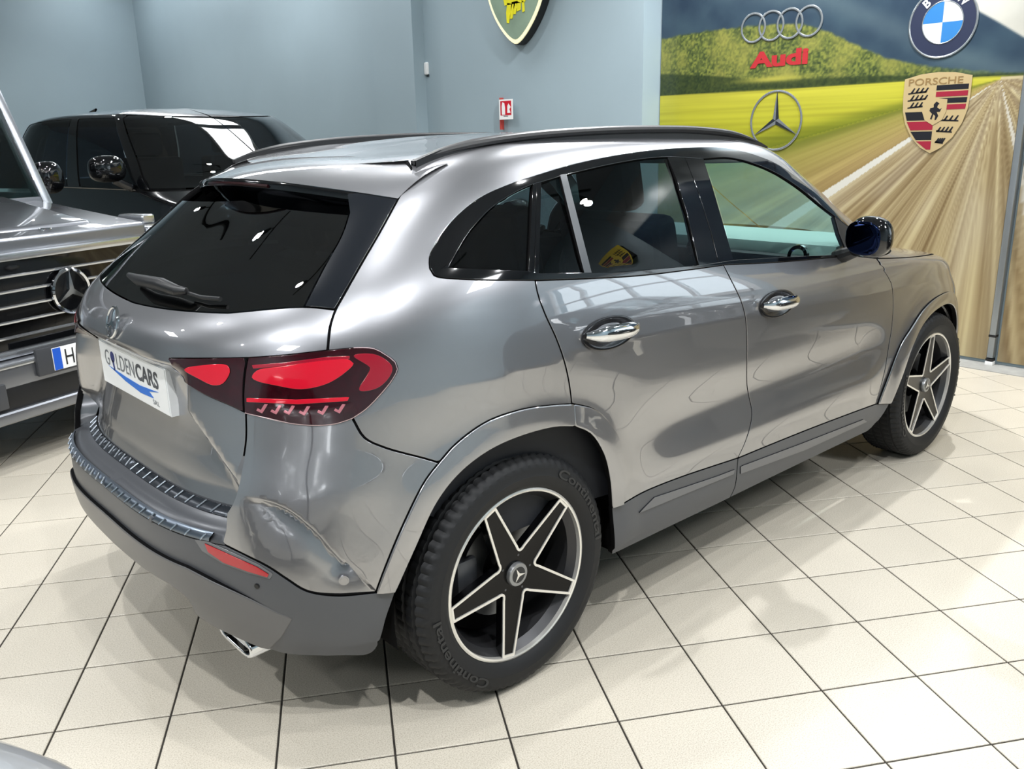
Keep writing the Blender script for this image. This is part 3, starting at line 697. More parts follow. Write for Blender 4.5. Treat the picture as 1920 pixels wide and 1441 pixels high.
# fire-hose flag sign
fs = empty('fire_sign', tuple(at_x(943, 205, XW))); tag(fs, 'small red and white fire equipment sign on the grey wall', 'sign')
c1 = at_x(949, 205, XW - .06); g2 = lambda a, b, d=0.0: (XW - .06 - d, c1[1] - a, c1[2] + b)
wpart(MB().prism([(-.10, -.095), (.10, -.095), (.10, .095), (-.10, .095)], g2, 0, .004).build('panel', M('sign_white', (240, 240, 238), rough=.35), smooth=False), fs)
wpart(MB().prism([(-.08, -.055), (.08, -.055), (.08, .08), (-.08, .08)], g2, .004, .005).build('red_field', M('sign_red', (200, 24, 44), rough=.35), smooth=False), fs)
wpart(MB().prism([(-.058, -.05), (-.01, -.05), (-.01, .02), (-.02, .06), (-.05, .07), (-.06, .03)], g2, .005, .006).prism([(.022, -.035), (.07, -.035), (.054, 0), (.074, .02), (.042, .055), (.025, .03)], g2, .005, .006).build('pictogram', M('sign_white', (240, 240, 238)), smooth=False), fs)
wpart(MB().prism([(-.035, -.068), (.03, -.068), (.03, -.060), (-.035, -.060)], g2, .004, .005).build('caption', M('sign_grey_text', (110, 110, 112)), smooth=False), fs)
wpart(MB().box((XW - .045, c1[1] + .102, c1[2] - .19), (XW, c1[1] + .118, c1[2] + .115), bev=.003).build('red_bracket', M('bracket_red', (190, 70, 62), rough=.4)), fs)
# alarm siren on the pilaster
c2 = at_y(799, 129, 5.49); al = empty('alarm_sensor', (c2[0], 5.49, c2[2])); tag(al, 'small white alarm sensor on the side of the wall pilaster', 'sensor')
wpart(MB().box((c2[0] - .035, 5.43, c2[2] - .065), (c2[0] + .035, 5.49, c2[2] + .065), bev=.018, seg=3).build('body', M('white_plastic', (232, 232, 230))), al)
wpart(MB().box((c2[0] - .02, 5.425, c2[2] - .085), (c2[0] + .02, 5.47, c2[2] - .06), bev=.006).build('lens', M('dark_lens', (40, 44, 48), rough=.2)), al)
# ------------------------------------------------------------------ the grey crossover
paint = M('grey_metallic_paint', (140, 141, 145), rough=.35, metal=.82, coat=1.0, coat_rough=.008, coat_ior=2.4)
clad = M('grey_plastic', (82, 84, 88), rough=.38, metal=.15, spec=.45, bump=(900, .05, .0005))
gloss_black = M('gloss_black', (10, 11, 13), rough=.06, coat=.6)
satin_black = M('satin_black', (20, 21, 23), rough=.42)
rubber = M('tyre_rubber', (22, 23, 25), rough=.62, spec=.4, bump=(220, .08, .001))
chrome = M('chrome', (225, 228, 232), rough=.06, metal=1.0)
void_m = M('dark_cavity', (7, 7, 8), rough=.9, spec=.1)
tint = M_glass('privacy_glass', (.16, .20, .22), refl=1.0)
clear = M_glass('clear_glass', (.62, .74, .72), refl=1.0)
rear_tint = M_glass('rear_privacy_glass', (.04, .055, .065), ior=1.75, refl=1.0)
KN = [
 (-.73, 3.3, .25, .884, 3.50, 3.3, 2.1, .232, .242, .262, .262, .23),
 (-.775, 3.3, .25, .904, 3.56, 3.4, 2.1, .33, .335, .345, .34, .31),
 (-.81, 3.3, .25, .911, 3.60, 3.4, 2.1, .45, .45, .45, .44, .42),
 (-.82, 3.3, .25, .915, 3.61, 3.4, 2.1, .57, .565, .56, .54, .52),
 (-.805, 3.3, .25, .914, 3.60, 3.4, 2.1, .70, .70, .685, .65, .62),
 (-.77, 3.2, .25, .911, 3.57, 3.4, 2.1, .84, .84, .82, .77, .73),
 (-.75, 3.1, .25, .909, 3.52, 3.2, 2.1, .97, .98, .955, .885, .81),
 (-.715, 3.0, .25, .900, 3.42, 3.0, 2.1, 1.09, 1.10, 1.075, .985, .90),
 (-.61, 3.0, .25, .872, 2.72, 2.8, 1.85, 1.175, 1.20, 1.19, 1.075, 1.04),
 (-.46, 3.0, .25, .812, 2.40, 2.7, 1.7, 1.29, 1.31, 1.31, 1.22, 1.18),
 (-.29, 2.9, .25, .728, 2.10, 2.7, 1.55, 1.41, 1.435, 1.45, 1.395, 1.34),
 (-.13, 2.8, .25, .625, 1.85, 2.7, 1.45, 1.49, 1.51, 1.54, 1.525, 1.465),
 (.10, 2.6, .40, .42, 1.60, 2.4, 1.3, 1.53, 1.54, 1.565, 1.565, 1.535),
 (.30, 2.4, .50, .20, 1.42, 2.4, 1.2, 1.555, 1.56, 1.58, 1.58, 1.57),
 (.40, 2.4, .60, .001, 1.38, 2.4, 1.0, 1.57, 1.574, 1.585, 1.585, 1.58)]
WB, ZC = 2.729, .352
def gla_disp(x, y, z, u, v, recess=1.0):
    rec = np.interp(z, [.60, .622, .655, .70, .78, .90, .985, 1.03], [0, 0, .088, .095, .092, .082, .055, 0]) * (1 - sstep(np.interp(z, [.64, .92], [.60, .34]), np.interp(z, [.64, .92], [.80, .47]), y)) * (u < 1)
    x = x + rec * recess
    side = sstep(.45, .75, y)
    d = .008 * np.exp(-((x - .0) / .38)**2 - ((z - .93) / .16)**2)                                   # rear haunch
    d = d - .016 * np.exp(-((z - .665) / .085)**2) * sstep(.35, .75, x) * (1 - sstep(1.95, 2.3, x))       # hollow along the doors
    d = d + .006 * np.exp(-((z - .50) / .06)**2) * sstep(.45, .7, x) * (1 - sstep(2.0, 2.25, x))
    zc = np.interp(x, [-.4, .35, 1.3, 2.6], [.955, .985, .945, .885])
    dz = z - zc; d = d + .005 * np.exp(-np.abs(dz) / .05) * sstep(-.5, 0, x) * (1 - sstep(2.3, 2.7, x))   # shoulder crease
    for xc in (0.0, WB):
        r = np.hypot(x - xc, z - ZC); d = d + .012 * np.exp(-((r - .44) / .07)**2) * (z > .3)
    y = y + d * side * (v < 7.5)
    return x, y, z
S = Surf(KN, gla_disp); S_flush = Surf(KN, lambda x, y, z, u, v: gla_disp(x, y, z, u, v, 0.0))
class PaneSurf(Surf):
    """the same body with nearly flat panes between belt and cant rail"""
    def P(s, u, v):
        u, v = np.broadcast_arrays(np.asarray(u, float), np.asarray(v, float)); a = 7.98; b = 10.45; t = np.clip((v - a) / (b - a), 0, 1)[..., None]
        A = Surf.P(s, u, np.full_like(v, a)); B = Surf.P(s, u, np.full_like(v, b)); L = A + (B - A) * t; L[..., 1] -= .008 * (4 * t * (1 - t))[..., 0]
        return np.where(((v > a) & (v < b))[..., None], L, Surf.P(s, u, v))
SG_ = PaneSurf(KN, gla_disp)
gla = empty('crossover_car', (0, 0, 0)); tag(gla, 'grey metallic compact crossover in the middle, seen from behind with red tail lights', 'car')
c = S.curve
# shared seams, traced in pixels and laid onto the body surface
TG = c([(764, 300), (772, 314), (767, 336), (751, 365), (713, 434), (675, 499), (641, 559), (629, 580), (619, 610), (614, 657)])
LT = c([(614, 657), (645, 654), (672, 652), (701, 654), (722, 665), (740, 679), (744, 691), (735, 710), (710, 741), (685, 766), (660, 783)])
LB = c([(660, 783), (629, 793), (591, 796), (551, 793), (504, 783), (461, 773)])
LI = c([(318, 672), (335, 697), (354, 719), (379, 735), (404, 747), (435, 760), (461, 773)])
LTI = c([(318, 672), (379, 672), (460, 671), (535, 666), (614, 657)])
TE = S_flush.curve([(461, 773), (461, 824), (450, 893), (445, 915), (435, 944), (424, 962)]); TEi = TE - [.006, 0]; TEi[:, 0] += .006 * np.clip((TE[:, 1] - 4.6) / .3, 0, 1)
QS = c([(660, 783), (683, 820), (720, 838), (800, 860), (826, 868)])
AO1a = c([(705, 1111), (722, 1065), (755, 986), (797, 902), (826, 864)])
AO1b = c([(826, 864), (855, 832), (913, 790), (980, 767), (1038, 759), (1073, 757)])
AO2 = c([(1073, 757), (1113, 767), (1142, 794), (1163, 832), (1169, 877), (1168, 944)])
AI1 = c([(740, 1108), (776, 1027), (817, 940), (859, 886), (913, 844), (971, 817), (1038, 799), (1076, 798)])
AI2 = c([(1076, 798), (1105, 811), (1130, 848), (1142, 894), (1147, 951)])
RG = c([(1004, 525), (1008, 547), (1022, 587), (1044, 635), (1059, 678), (1068, 719), (1073, 757)])
DG = c([(1357, 496), (1373, 529), (1389, 562), (1398, 595), (1401, 649), (1401, 721), (1410, 777), (1399, 824), (1384, 858)])
DG2 = c([(1384, 858), (1378, 913), (1368, 934)])
FG = c([(1644, 485), (1658, 508), (1671, 530), (1675, 569), (1672, 615), (1666, 652), (1660, 690), (1650, 730), (1642, 757)])
KL1 = c([(1168, 944), (1207, 922), (1271, 896), (1384, 858)])
KL2 = c([(1384, 858), (1442, 834), (1527, 800), (1612, 768), (1642, 757)])
SB1 = c([(1147, 1040), (1271, 980), (1368, 934)])
SB2 = c([(1368, 934), (1484, 885), (1570, 849), (1632, 815)])
WO = c([(807, 503), (806, 482), (818, 456), (851, 412), (899, 372), (953, 347), (1004, 330), (1070, 310), (1143, 294), (1216, 283), (1278, 278), (1343, 277), (1387, 283), (1424, 294), (1455, 307), (1494, 333), (1532, 366), (1568, 401), (1597, 430)])
WBa = c([(807, 503), (815, 516), (869, 523), (1004, 525)])
WBb = c([(1004, 525), (1088, 522), (1197, 516), (1307, 503), (1357, 496)])
WBc = c([(1357, 496), (1460, 491), (1575, 481), (1603, 480)])
WBd = c([(1603, 480), (1644, 485)])
BS = c([(421, 1021), (465, 1043), (505, 1064), (538, 1086), (574, 1108), (629, 1117), (705, 1111)])
RAILu = c([(768, 300), (900, 273), (1000, 259), (1150, 249), (1250, 248)])
J = lambda *a: np.concatenate(a)
rv = lambda a: a[::-1]
def P(name, poly, mat, **k): return panel(S, name, poly, mat, gla, **k)
# --- body side: quarter, cant rail, A-pillar
roof_v = 11.15
apil = np.array([(2.05, roof_v), (2.22, 11.0), (2.32, 10.6), (2.34, 10), (2.36, 9), (2.38, 8.35), (2.33, 8.05)])
ru = np.linspace(RAILu[-1][0], 2.0, 20); rail_line = np.stack([ru, np.linspace(RAILu[-1][1], roof_v, 20)], -1)
P('body_side', J(TG[::-1], RAILu[1:], rail_line[1:], apil, [WBc[-1] + [.06, 0.02]], [WBc[-1]], rv(WO), WBa[1:], RG[1:], rv(AO1b)[1:], rv(QS)[1:], rv(LT)[1:-1]), paint)
P('rear_door', J(WBb, DG[1:], rv(KL1)[1:], rv(AO2)[1:], rv(RG)[1:-1]), paint)
P('front_door', J(WBc, WBd[1:], FG[1:], rv(KL2)[1:], rv(DG)[1:-1]), paint)
P('door_cladding', J(KL1, DG2[1:], rv(SB1)[1:], [AI2[-1]]), clad)
FA_out = S.side(smooth_poly([(2.155, .395), (2.218, .515), (2.306, .639), (2.389, .70), (2.485, .759), (2.59, .794), (2.75, .808), (2.90, .795), (3.01, .752), (3.086, .692), (3.15, .60), (3.185, .50), (3.195, .42)], .02))
FA_in = S.side(smooth_poly([(2.262, .375), (2.33, .49), (2.40, .604), (2.48, .684), (2.578, .728), (2.719, .75), (2.855, .746), (2.97, .707), (3.05, .641), (3.095, .551), (3.115, .47), (3.12, .40)], .02))
P('door_cladding', J(KL2, [FA_out[0]], [FA_in[0]], S.side([(2.21, .30), (2.17, .272)]), rv(SB2), rv(DG2)[1:-1]), clad)
P('wheel_arch_trim', J(AO1a, AO1b[1:], rv(AI1)), paint, off=.009, edge=.004)
P('wheel_arch_trim', J(AO2, rv(AI2)), paint, off=.009, edge=.004)
P('wheel_arch_trim', J(FA_out, rv(FA_in)), paint, off=.010, edge=.004)
for pts in ([(1198, 960), (1226, 932), (1345, 892), (1376, 880), (1374, 888), (1300, 918)], [(1388, 874), (1500, 832), (1618, 786), (1624, 790), (1510, 842), (1388, 887)]):
    P('sill_moulding', c(pts + pts[:1], sm=False)[:-1], M('grey_plastic_smooth', (112, 113, 116), rough=.28, metal=.3), off=.004, inset=0, flange=.006, h=.03)
# --- fender, hood, nose
hl = np.stack([np.linspace(FG[0][0], 2.62, 24), np.linspace(max(FG[0][1], 7.3), 7.0, 24)], -1)
P('front_fender', J(hl, np.stack([np.full(12, 2.62), np.linspace(6.9, 4.4, 12)], -1), rv(FA_out[:-8]), rv(FG)[:-1]), paint)
P('hood', J(np.stack([np.linspace(FG[0][0] + .02, 2.62, 24), np.linspace(max(FG[0][1], 7.3) + .05, 7.02, 24)], -1), [(3.0, 6.75)], [(3.0, 7.9)], [(2.4, 7.95)], [(FG[0][0] + .05, 7.85)]), paint, sym=False, h=.03)
P('headlight', np.array([(2.63, 6.9), (2.90, 6.6), (2.86, 5.5), (2.63, 5.6)]), M('headlight_glass', (150, 160, 170), rough=.05, coat=1), h=.03)
P('front_bumper', np.array([tuple(FA_out[-8]), (2.62, 4.4), (2.63, 5.55), (2.86, 5.45), (2.9, 4.6), (3.0, 4.6), (3.0, .6), (2.5, .6), tuple(FA_out[-1])]), paint, h=.035)
P('grille', np.array([(2.88, 6.55), (3.0, 6.7), (3.0, 4.65), (2.91, 4.65)]), satin_black, h=.03)
P('windscreen', np.array([(2.39, 8.2), (2.36, 9), (2.34, 10), (2.32, 10.7), (2.4, 11.05), (3.0, 11.05), (3.0, 8.1), (2.6, 8.1)]), clear, flange=0, h=.04)
# --- roof
P('roof', np.array([(0.001, 11.06), (.3, 11.06), (.52, 11.04), (.56, 11.15), (.8, 11.3), (1.2, roof_v + .1), (2.0, roof_v + .1), (2.25, 11.2), (3.0, 11.08), (3.0, 13.97), (0.001, 13.97)]), paint, h=.03, inset=.001)
# --- windows
inner_top = [(1565, 405), (1539, 385), (1500, 353), (1455, 324), (1407, 304), (1365, 295), (1319, 297), (1252, 294), (1208, 297), (1143, 308), (1052, 330), (1015, 341), (999, 345), (964, 361), (920, 390), (880, 434), (855, 474), (840, 502)]
IT = c(inner_top); IB = c([(842, 503), (990, 509), (1010, 513), (1161, 511), (1311, 498), (1376, 488), (1480, 482), (1590, 477)], sm=False)
P('window_trim', J(WO, IT), gloss_black, h=.015, off=.002, inset=.0008, flange=.012)
P('window_trim', J(IB, rv(J(WBa, WBb[1:], WBc[1:]))), gloss_black, h=.015, off=.004, inset=.0008, flange=.012)
pil = lambda name, pts, mat, **k: P(name, c(pts + pts[:1], sm=False)[:-1], mat, h=.02, **k)
pane = lambda name, pts, mat, **k: panel(SG_, name, SG_.curve(pts + pts[:1], sm=False)[:-1], mat, gla, h=.02, **k)
pil('pillar_strip', [(1000, 344), (1006, 342), (1001, 512), (991, 509)], gloss_black, off=.001, inset=.0006)
pil('pillar_strip', [(1007, 342), (1015, 341), (1010, 513), (1002, 512)], gloss_black, off=.001, inset=.0006)
pil('pillar_strip', [(1252, 294), (1283, 293), (1307, 354), (1332, 434), (1347, 493), (1311, 498), (1289, 401), (1270, 339)], gloss_black, inset=.0008)
pil('pillar_strip', [(1284, 293), (1319, 297), (1336, 350), (1355, 415), (1376, 488), (1348, 493), (1333, 434), (1308, 354)], gloss_black, inset=.0008)
pil('mirror_triangle', [(1565, 404), (1597, 430), (1603, 479), (1590, 477), (1574, 437)], satin_black, inset=.0008)
pil('window_divider', [(1050, 329), (1061, 327), (1108, 511), (1095, 511)], M('divider_grey', (72, 76, 80), rough=.35), off=.003, inset=0, flange=.01)
pane('quarter_window', [(840, 502), (855, 474), (880, 434), (920, 390), (964, 361), (1000, 344), (991, 509)], tint, flange=0, off=-.004)
pane('rear_door_window', [(1015, 341), (1052, 330), (1143, 308), (1208, 297), (1252, 294), (1270, 339), (1289, 401), (1307, 463), (1311, 498), (1161, 511), (1010, 513)], tint, flange=0, off=-.004)
pane('front_door_window', [(1319, 297), (1365, 295), (1407, 304), (1455, 324), (1500, 353), (1539, 385), (1565, 405), (1574, 437), (1590, 477), (1480, 482), (1376, 488), (1355, 408), (1336, 343)], clear, flange=0, off=-.004)
# --- tail
WLOW = c([(428, 586), (570, 575), (629, 580)])          # lower edge of the rear window, right of the centre
def to_cl(q): return np.array([[0.0, q[1]]])
vlow = WLOW[0][1] - .06
BOT = c([(424, 962), (380, 945), (330, 920)]); vb = S.side  # tailgate bottom edge
tail_low_v = 3.75
TB = np.stack([np.linspace(TEi[-1][0], 0, 14), np.linspace(tail_low_v, tail_low_v, 14)], -1)
TL = np.stack([np.linspace(0, WLOW[0][0], 10), np.linspace(vlow - .05, WLOW[0][1], 10)], -1)
tg_part = TG[np.argmin(np.abs(TG - WLOW[-1]).sum(1)):]
P('tailgate', J(TL, WLOW[1:], tg_part, rv(LTI), LI[1:], TEi[1:], TB[1:]), paint, sym=True, h=.017)
GE = c([(570, 575), (606, 505), (642, 439), (655, 400)])
gtop = 9.95
GT = np.stack([np.linspace(GE[-1][0], 0, 14), np.linspace(GE[-1][1], gtop, 14)], -1)
wl2 = np.concatenate([TL, WLOW[1:np.argmin(np.abs(WLOW - GE[0]).sum(1)) + 1]])
P('rear_window', J(wl2, GE, GT[1:]), rear_tint, sym=True, flange=0, off=-.002, h=.025)
SS = J(GE, c([(655, 400), (650, 358), (743, 373)], sm=False)[1:], TG[np.argmin(np.abs(TG - c([(743, 376)])[0]).sum(1)):np.argmin(np.abs(TG - WLOW[-1]).sum(1)) + 1], rv(WLOW)[1:5])
P('rear_side_blade', SS, M('blade_black', (14, 18, 24), rough=.16, coat=.5), h=.02, off=.002)
# bumper
EDG = S_flush.curve([(449, 926), (480, 932), (510, 940), (545, 957), (575, 980), (600, 1003), (625, 1032), (645, 1054)])
def scoop(vs, sc):
    E = EDG * sc; best = np.full(len(vs), 1e9); ins = np.zeros(len(vs), bool); k = np.zeros(len(vs)); Lc = np.concatenate([[0], np.cumsum(np.linalg.norm(np.diff(E, axis=0), axis=1))])
    for i in range(len(E) - 1):
        t = E[i + 1] - E[i]; w = vs - E[i]; q = np.clip((w @ t) / (t @ t), 0, 1); dd = np.linalg.norm(w - q[:, None] * t, axis=1); m = dd < best - 1e-9
        best = np.where(m, dd, best); ins = np.where(m, (t[0] * w[:, 1] - t[1] * w[:, 0]) * SGN > 0, ins); k = np.where(m, Lc[i] + q * (Lc[i + 1] - Lc[i]), k)
    d = best
    prog = np.clip(k / Lc[-1], 0, 1); dep = .030 * sstep(0, .45, prog)
    return np.where(ins, -dep * sstep(0, .016, d) * np.exp(-np.maximum(d - .012, 0) / .055), 0.0)
mid = S_flush.cast([(540, 1020)])[0] * [1.4, .12]; e0 = EDG[3] * [1.4, .12]; e1 = EDG[5] * [1.4, .12]
SGN = np.sign((e1 - e0)[0] * (mid - e0)[1] - (e1 - e0)[1] * (mid - e0)[0])
off_edge = S_flush.curve([(447, 929), (479, 936), (508, 944), (542, 961), (571, 984), (596, 1007), (621, 1036), (641, 1057)])
panel(S_flush, 'bumper_corner', J(rv(LB), QS[1:], rv(AO1a)[1:], rv(BS)[1:], [(BS[0][0] - .004, 3.36), (BS[0][0] + .002, 3.6), (TE[-1][0], 3.78)], rv(TE)[:-1]), paint, gla, extra=[EDG, off_edge], disp=scoop, h=.009)
CL = c([(355, 1061), (410, 1090), (465, 1119), (512, 1145), (548, 1159)])
vBS, vCL = BS[0][1], CL[0][1]
BSc = np.stack([np.linspace(0, BS[0][0], 14), np.linspace(3.32, BS[0][1], 14)], -1)
CLc = np.stack([np.linspace(0, CL[0][0], 12), np.linspace(CL[0][1] + .05, CL[0][1], 12)], -1)
BB = c([(743, 1107), (728, 1150), (700, 1222), (641, 1229), (581, 1229), (534, 1225), (503, 1216)])
DB = c([(326, 1092), (362, 1121), (376, 1147), (395, 1162), (450, 1190), (503, 1216)])
DBc = np.stack([np.linspace(0, DB[0][0], 10), np.linspace(DB[0][1] - .1, DB[0][1], 10)], -1)
P('rear_bumper', J(BSc, BS[1:], BB, rv(DB)[1:], rv(DBc)[1:]), clad, sym=True, h=.02)
def dif_rise(vs, sc): return .002 + .011 * (1 - sstep(.36, .47, vs[:, 0] / sc[0]))
P('diffuser', J(CLc, CL[1:], c([(548, 1159), (528, 1192), (506, 1213)], sm=False)[1:], (rv(DB) + [0, .05])[1:], (rv(DBc) + [0, .05])[1:]), M('diffuser_grey', (100, 100, 101), rough=.34, metal=.2), sym=True, h=.02, inset=.001, flange=.012, disp=dif_rise, edge=.003)
jt = TE[:, 1] < 5.0; A_, B_ = S.P(*(TEi[jt] - [.004, 0]).T), S_flush.P(*(TE[jt] + [.004, 0]).T) - S_flush.N(*TE[jt].T) * .004
A_ = np.concatenate([A_, [S.P(TEi[-1][0] - .004, 3.62)]]); B_ = np.concatenate([B_, [S_flush.P(TE[-1][0] + .003, 3.42)]])
for s_ in (1, -1):
    nj = len(A_); mesh_obj('tailgate_jamb', np.concatenate([A_, B_]) * [1, s_, 1], [((i, i + 1, nj + i + 1, nj + i) if s_ > 0 else (i + 1, i, nj + i, nj + i + 1)) for i in range(nj - 1)], paint, gla, smooth=True)
# load sill on the bumper ledge: dark plate and a ribbed guard
SU = np.linspace(0, .398, 16)
P('load_sill', np.concatenate([np.stack([SU, np.full(16, 3.30)], -1), np.stack([SU[::-1], np.full(16, 3.78)], -1)]), M('sill_grey', (78, 80, 84), rough=.3, metal=.3), sym=True, h=.02, inset=.001)
guard = P('sill_guard', np.concatenate([np.stack([SU[:15], np.full(15, 3.335)], -1), np.stack([SU[:15][::-1], np.full(15, 3.46)], -1)]), M('guard_steel', (120, 130, 142), rough=.28, metal=.9), sym=True, h=.02, off=.004, inset=.001, flange=.004)
guard2 = P('sill_guard', np.concatenate([np.stack([SU[:15], np.full(15, 3.60)], -1), np.stack([SU[:15][::-1], np.full(15, 3.74)], -1)]), M('guard_dark', (58, 62, 68), rough=.25, metal=.6), sym=True, h=.02, off=.004, inset=.001, flange=.004)
rib_m = M('rib_bright', (190, 198, 206), rough=.2, metal=.9)
for sg_ in (1, -1):
    for k in range(11):
        u = .015 + k * .034
        for g, va, vb2 in ((guard, 3.345, 3.45), (guard2, 3.61, 3.73)):
            a, b = S.P(u, va), S.P(u + .006, vb2); n = S.N(u, (va + vb2) / 2); a = a + n * .006; b = b + n * .006
            a[1] *= sg_; b[1] *= sg_
            MB().tube([a, b], .0026, 6).build('rib', rib_m, g)
# near-black tubes behind the panel gaps, standing in for the shade there
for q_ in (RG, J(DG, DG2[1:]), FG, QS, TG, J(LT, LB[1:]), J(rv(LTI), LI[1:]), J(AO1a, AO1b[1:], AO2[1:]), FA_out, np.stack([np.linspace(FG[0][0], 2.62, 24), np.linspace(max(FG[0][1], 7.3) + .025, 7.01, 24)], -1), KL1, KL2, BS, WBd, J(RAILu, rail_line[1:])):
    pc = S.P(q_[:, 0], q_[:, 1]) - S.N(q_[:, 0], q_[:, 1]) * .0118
    for s_ in (1, -1): MB().tube(pc * [1, s_, 1], .0092, 6).build('gap_backing', void_m, gla)
# reflectors, sensors, tow cap
def spot_panel(name, px, mat, off, par=gla, h=.02, inset=0.0, flange=.004, mirror=True, soft=False):
    return panel(S, name, S.cast(smooth_poly(px, 5, True)) if soft else c(px + px[:1], sm=False, step=4)[:-1], mat, par, inset=inset, flange=flange, off=off, h=h, mirror=mirror)
refl_m = M('reflector_red', (168, 14, 30), rough=.15, coat=1.0)
spot_panel('reflector_surround', [(366, 1011), (388, 1014), (428, 1032), (485, 1058), (511, 1075), (506, 1084), (465, 1073), (419, 1056), (380, 1032)], M('grey_plastic_smooth', (112, 113, 116)), .002)
spot_panel('rear_reflector', [(386, 1018), (430, 1038), (483, 1062), (504, 1075), (502, 1080), (465, 1069), (421, 1053), (392, 1033)], refl_m, .0045)
def disc_on(name, px, r, mat, off=.002, ring=None):
    p0, n, q = S.pt(px, off)
    for s_ in (1, -1):
        p1 = Vector((p0[0], p0[1] * s_, p0[2])); nn = Vector((n[0], n[1] * s_, n[2])); rot = nn.to_track_quat('Z', 'Y').to_matrix().to_4x4()
        MB().lathe([(.0005, 0.001), (r * .72, .001), (r * .74, .0), (r, 0), (r * .98, -.006), (.0005, -.006)], 20, 'z', mat=Matrix.Translation(p1) @ rot).build(name, mat, gla)
disc_on('parking_sensor', (645, 1087), .013, paint, .003); disc_on('parking_sensor', (284, 972), .010, clad, .003); disc_on('tow_cap', (482, 1098), .007, satin_black, .002)
# exhaust tips
for s_ in (1, -1):
    e0 = at_y(441, 1196, -.46); ex = MB(); y0 = -.46 * s_ 
    def rr(w, hgt, n=28): return [(w * math.copysign(abs(math.cos(2 * math.pi * k / n))**.45, math.cos(2 * math.pi * k / n)), hgt * math.copysign(abs(math.sin(2 * math.pi * k / n))**.6, math.sin(2 * math.pi * k / n))) for k in range(n)]
    V = []; Fq = []; rings = [(.082, .032, .0), (.086, .036, -.006), (.082, .032, -.012), (.074, .025, -.010), (.072, .023, .09)]
    prof = [(.098, .028, .12), (.100, .029, .0), (.096, .026, -.008), (.088, .019, -.004), (.086, .017, .10)]
    for w, hg, dx in prof: V += [(e0[0] + .004 + dx, y0 + a, e0[2] + b) for a, b in rr(w, hg)]
    for i in range(len(prof) - 1):
        for k in range(28): Fq.append((28 * i + k, 28 * i + (k + 1) % 28, 28 * (i + 1) + (k + 1) % 28, 28 * (i + 1) + k))
    tip = mesh_obj('exhaust_tip', V, Fq, chrome, gla, smooth=True)
    mesh_obj('exhaust_bore', [(e0[0] + .05, y0 + a, e0[2] + b) for a, b in rr(.087, .018)], [tuple(range(28))], void_m, tip)
# diffuser fins
DBf = S.P(*J(DBc, DB).T)
for k, y in enumerate((-.36, -.22, -.07, .07, .22, .36)):
    kf = np.argmin(np.abs(DBf[:, 1] + abs(y))); xb, zb_ = DBf[kf][0], DBf[kf][2]; MB().hexa([(xb + .25, y - .014, zb_ - .035), (xb + .03, y - .010, zb_ - .028), (xb + .03, y + .010, zb_ - .028), (xb + .25, y + .014, zb_ - .035), (xb + .25, y - .014, zb_ + .05), (xb + .016, y - .010, zb_ + .05), (xb + .016, y + .010, zb_ + .05), (xb + .25, y + .014, zb_ + .05)], bev=.003).build('diffuser_fin', satin_black, gla)
# --- tail lamps
lamp_dark = M('lamp_smoked_red', (40, 5, 12), rough=.08, coat=1.0, noise=(60, .35)); lamp_red = M('lamp_red', (190, 18, 40), rough=.1, coat=1.0); lamp_deep = M('lamp_deep_red', (138, 12, 34), rough=.12, coat=1.0)
clearish = M('lamp_tick', (196, 120, 130), rough=.12, metal=.4, coat=1)
split = c([(468, 671), (463, 700), (460, 740), (461, 773)])
LTo = c([(468, 671), (535, 666), (614, 657)])
outer = panel(S, 'tail_lamp', J(LTo, LT[1:], LB[1:], rv(split)[1:-1]), lamp_dark, gla, off=.006, h=.014, inset=.0015, flange=.02)
LTi = c([(318, 672), (379, 672), (460, 671)]); split2 = c([(464, 671), (459, 700), (457, 740), (458, 770)])
inner = panel(S, 'tail_lamp', J(LTi, split2[1:], rv(LI)[1:-1]), lamp_dark, gla, off=.006, h=.014, inset=.0015, flange=.02)
for pair, shapes in ((outer, [('lamp_band', [(476, 707), (485, 695), (535, 687), (613, 674), (655, 675), (662, 681), (647, 697), (613, 718), (566, 728), (519, 721), (485, 713)], lamp_red),
                              ('lamp_hook', [(664, 667), (697, 664), (720, 673), (734, 689), (726, 709), (704, 727), (674, 730), (690, 700), (694, 689)], lamp_deep),
                              ('lamp_top_line', [(476, 685), (530, 681), (613, 670), (655, 668), (655, 672), (613, 675), (531, 686), (478, 690)], lamp_deep),
                              ('lamp_line', [(466, 746), (557, 749), (654, 744), (651, 750), (560, 756), (466, 752)], lamp_red)] +
                     [('lamp_tick', [(x + 17, 757 + dy), (x + 22, 757 + dy), (x + 12, 773 + dy), (x + 2, 768 + dy), (x + 4, 765 + dy), (x + 10, 768 + dy)], clearish) for x, dy in ((482, 0), (508, 2), (532, 3), (560, 4), (594, 3), (625, 0))]),
                     (inner, [('lamp_band', [(351, 692), (379, 686), (430, 686), (434, 697), (421, 718), (404, 721), (379, 710)], lamp_red)])):
    for nm, px, mt in shapes:
        o1, o2 = spot_panel(nm, px, mt, .0085, par=None, h=.012, flange=.002, soft=nm in ('lamp_band', 'lamp_hook')); o1.parent = pair[0]; o2.parent = pair[1]
for s_ in (1, -1):
    q_ = J(LT[-22:], LB[1:]); pc = S.P(q_[:, 0], q_[:, 1]) + S.N(q_[:, 0], q_[:, 1]) * .0035; MB().tube(pc * [1, s_, 1], .0016, 6).build('lamp_rim', M('lamp_rim', (226, 200, 204), rough=.15, metal=.6), outer[0] if s_ > 0 else outer[1])
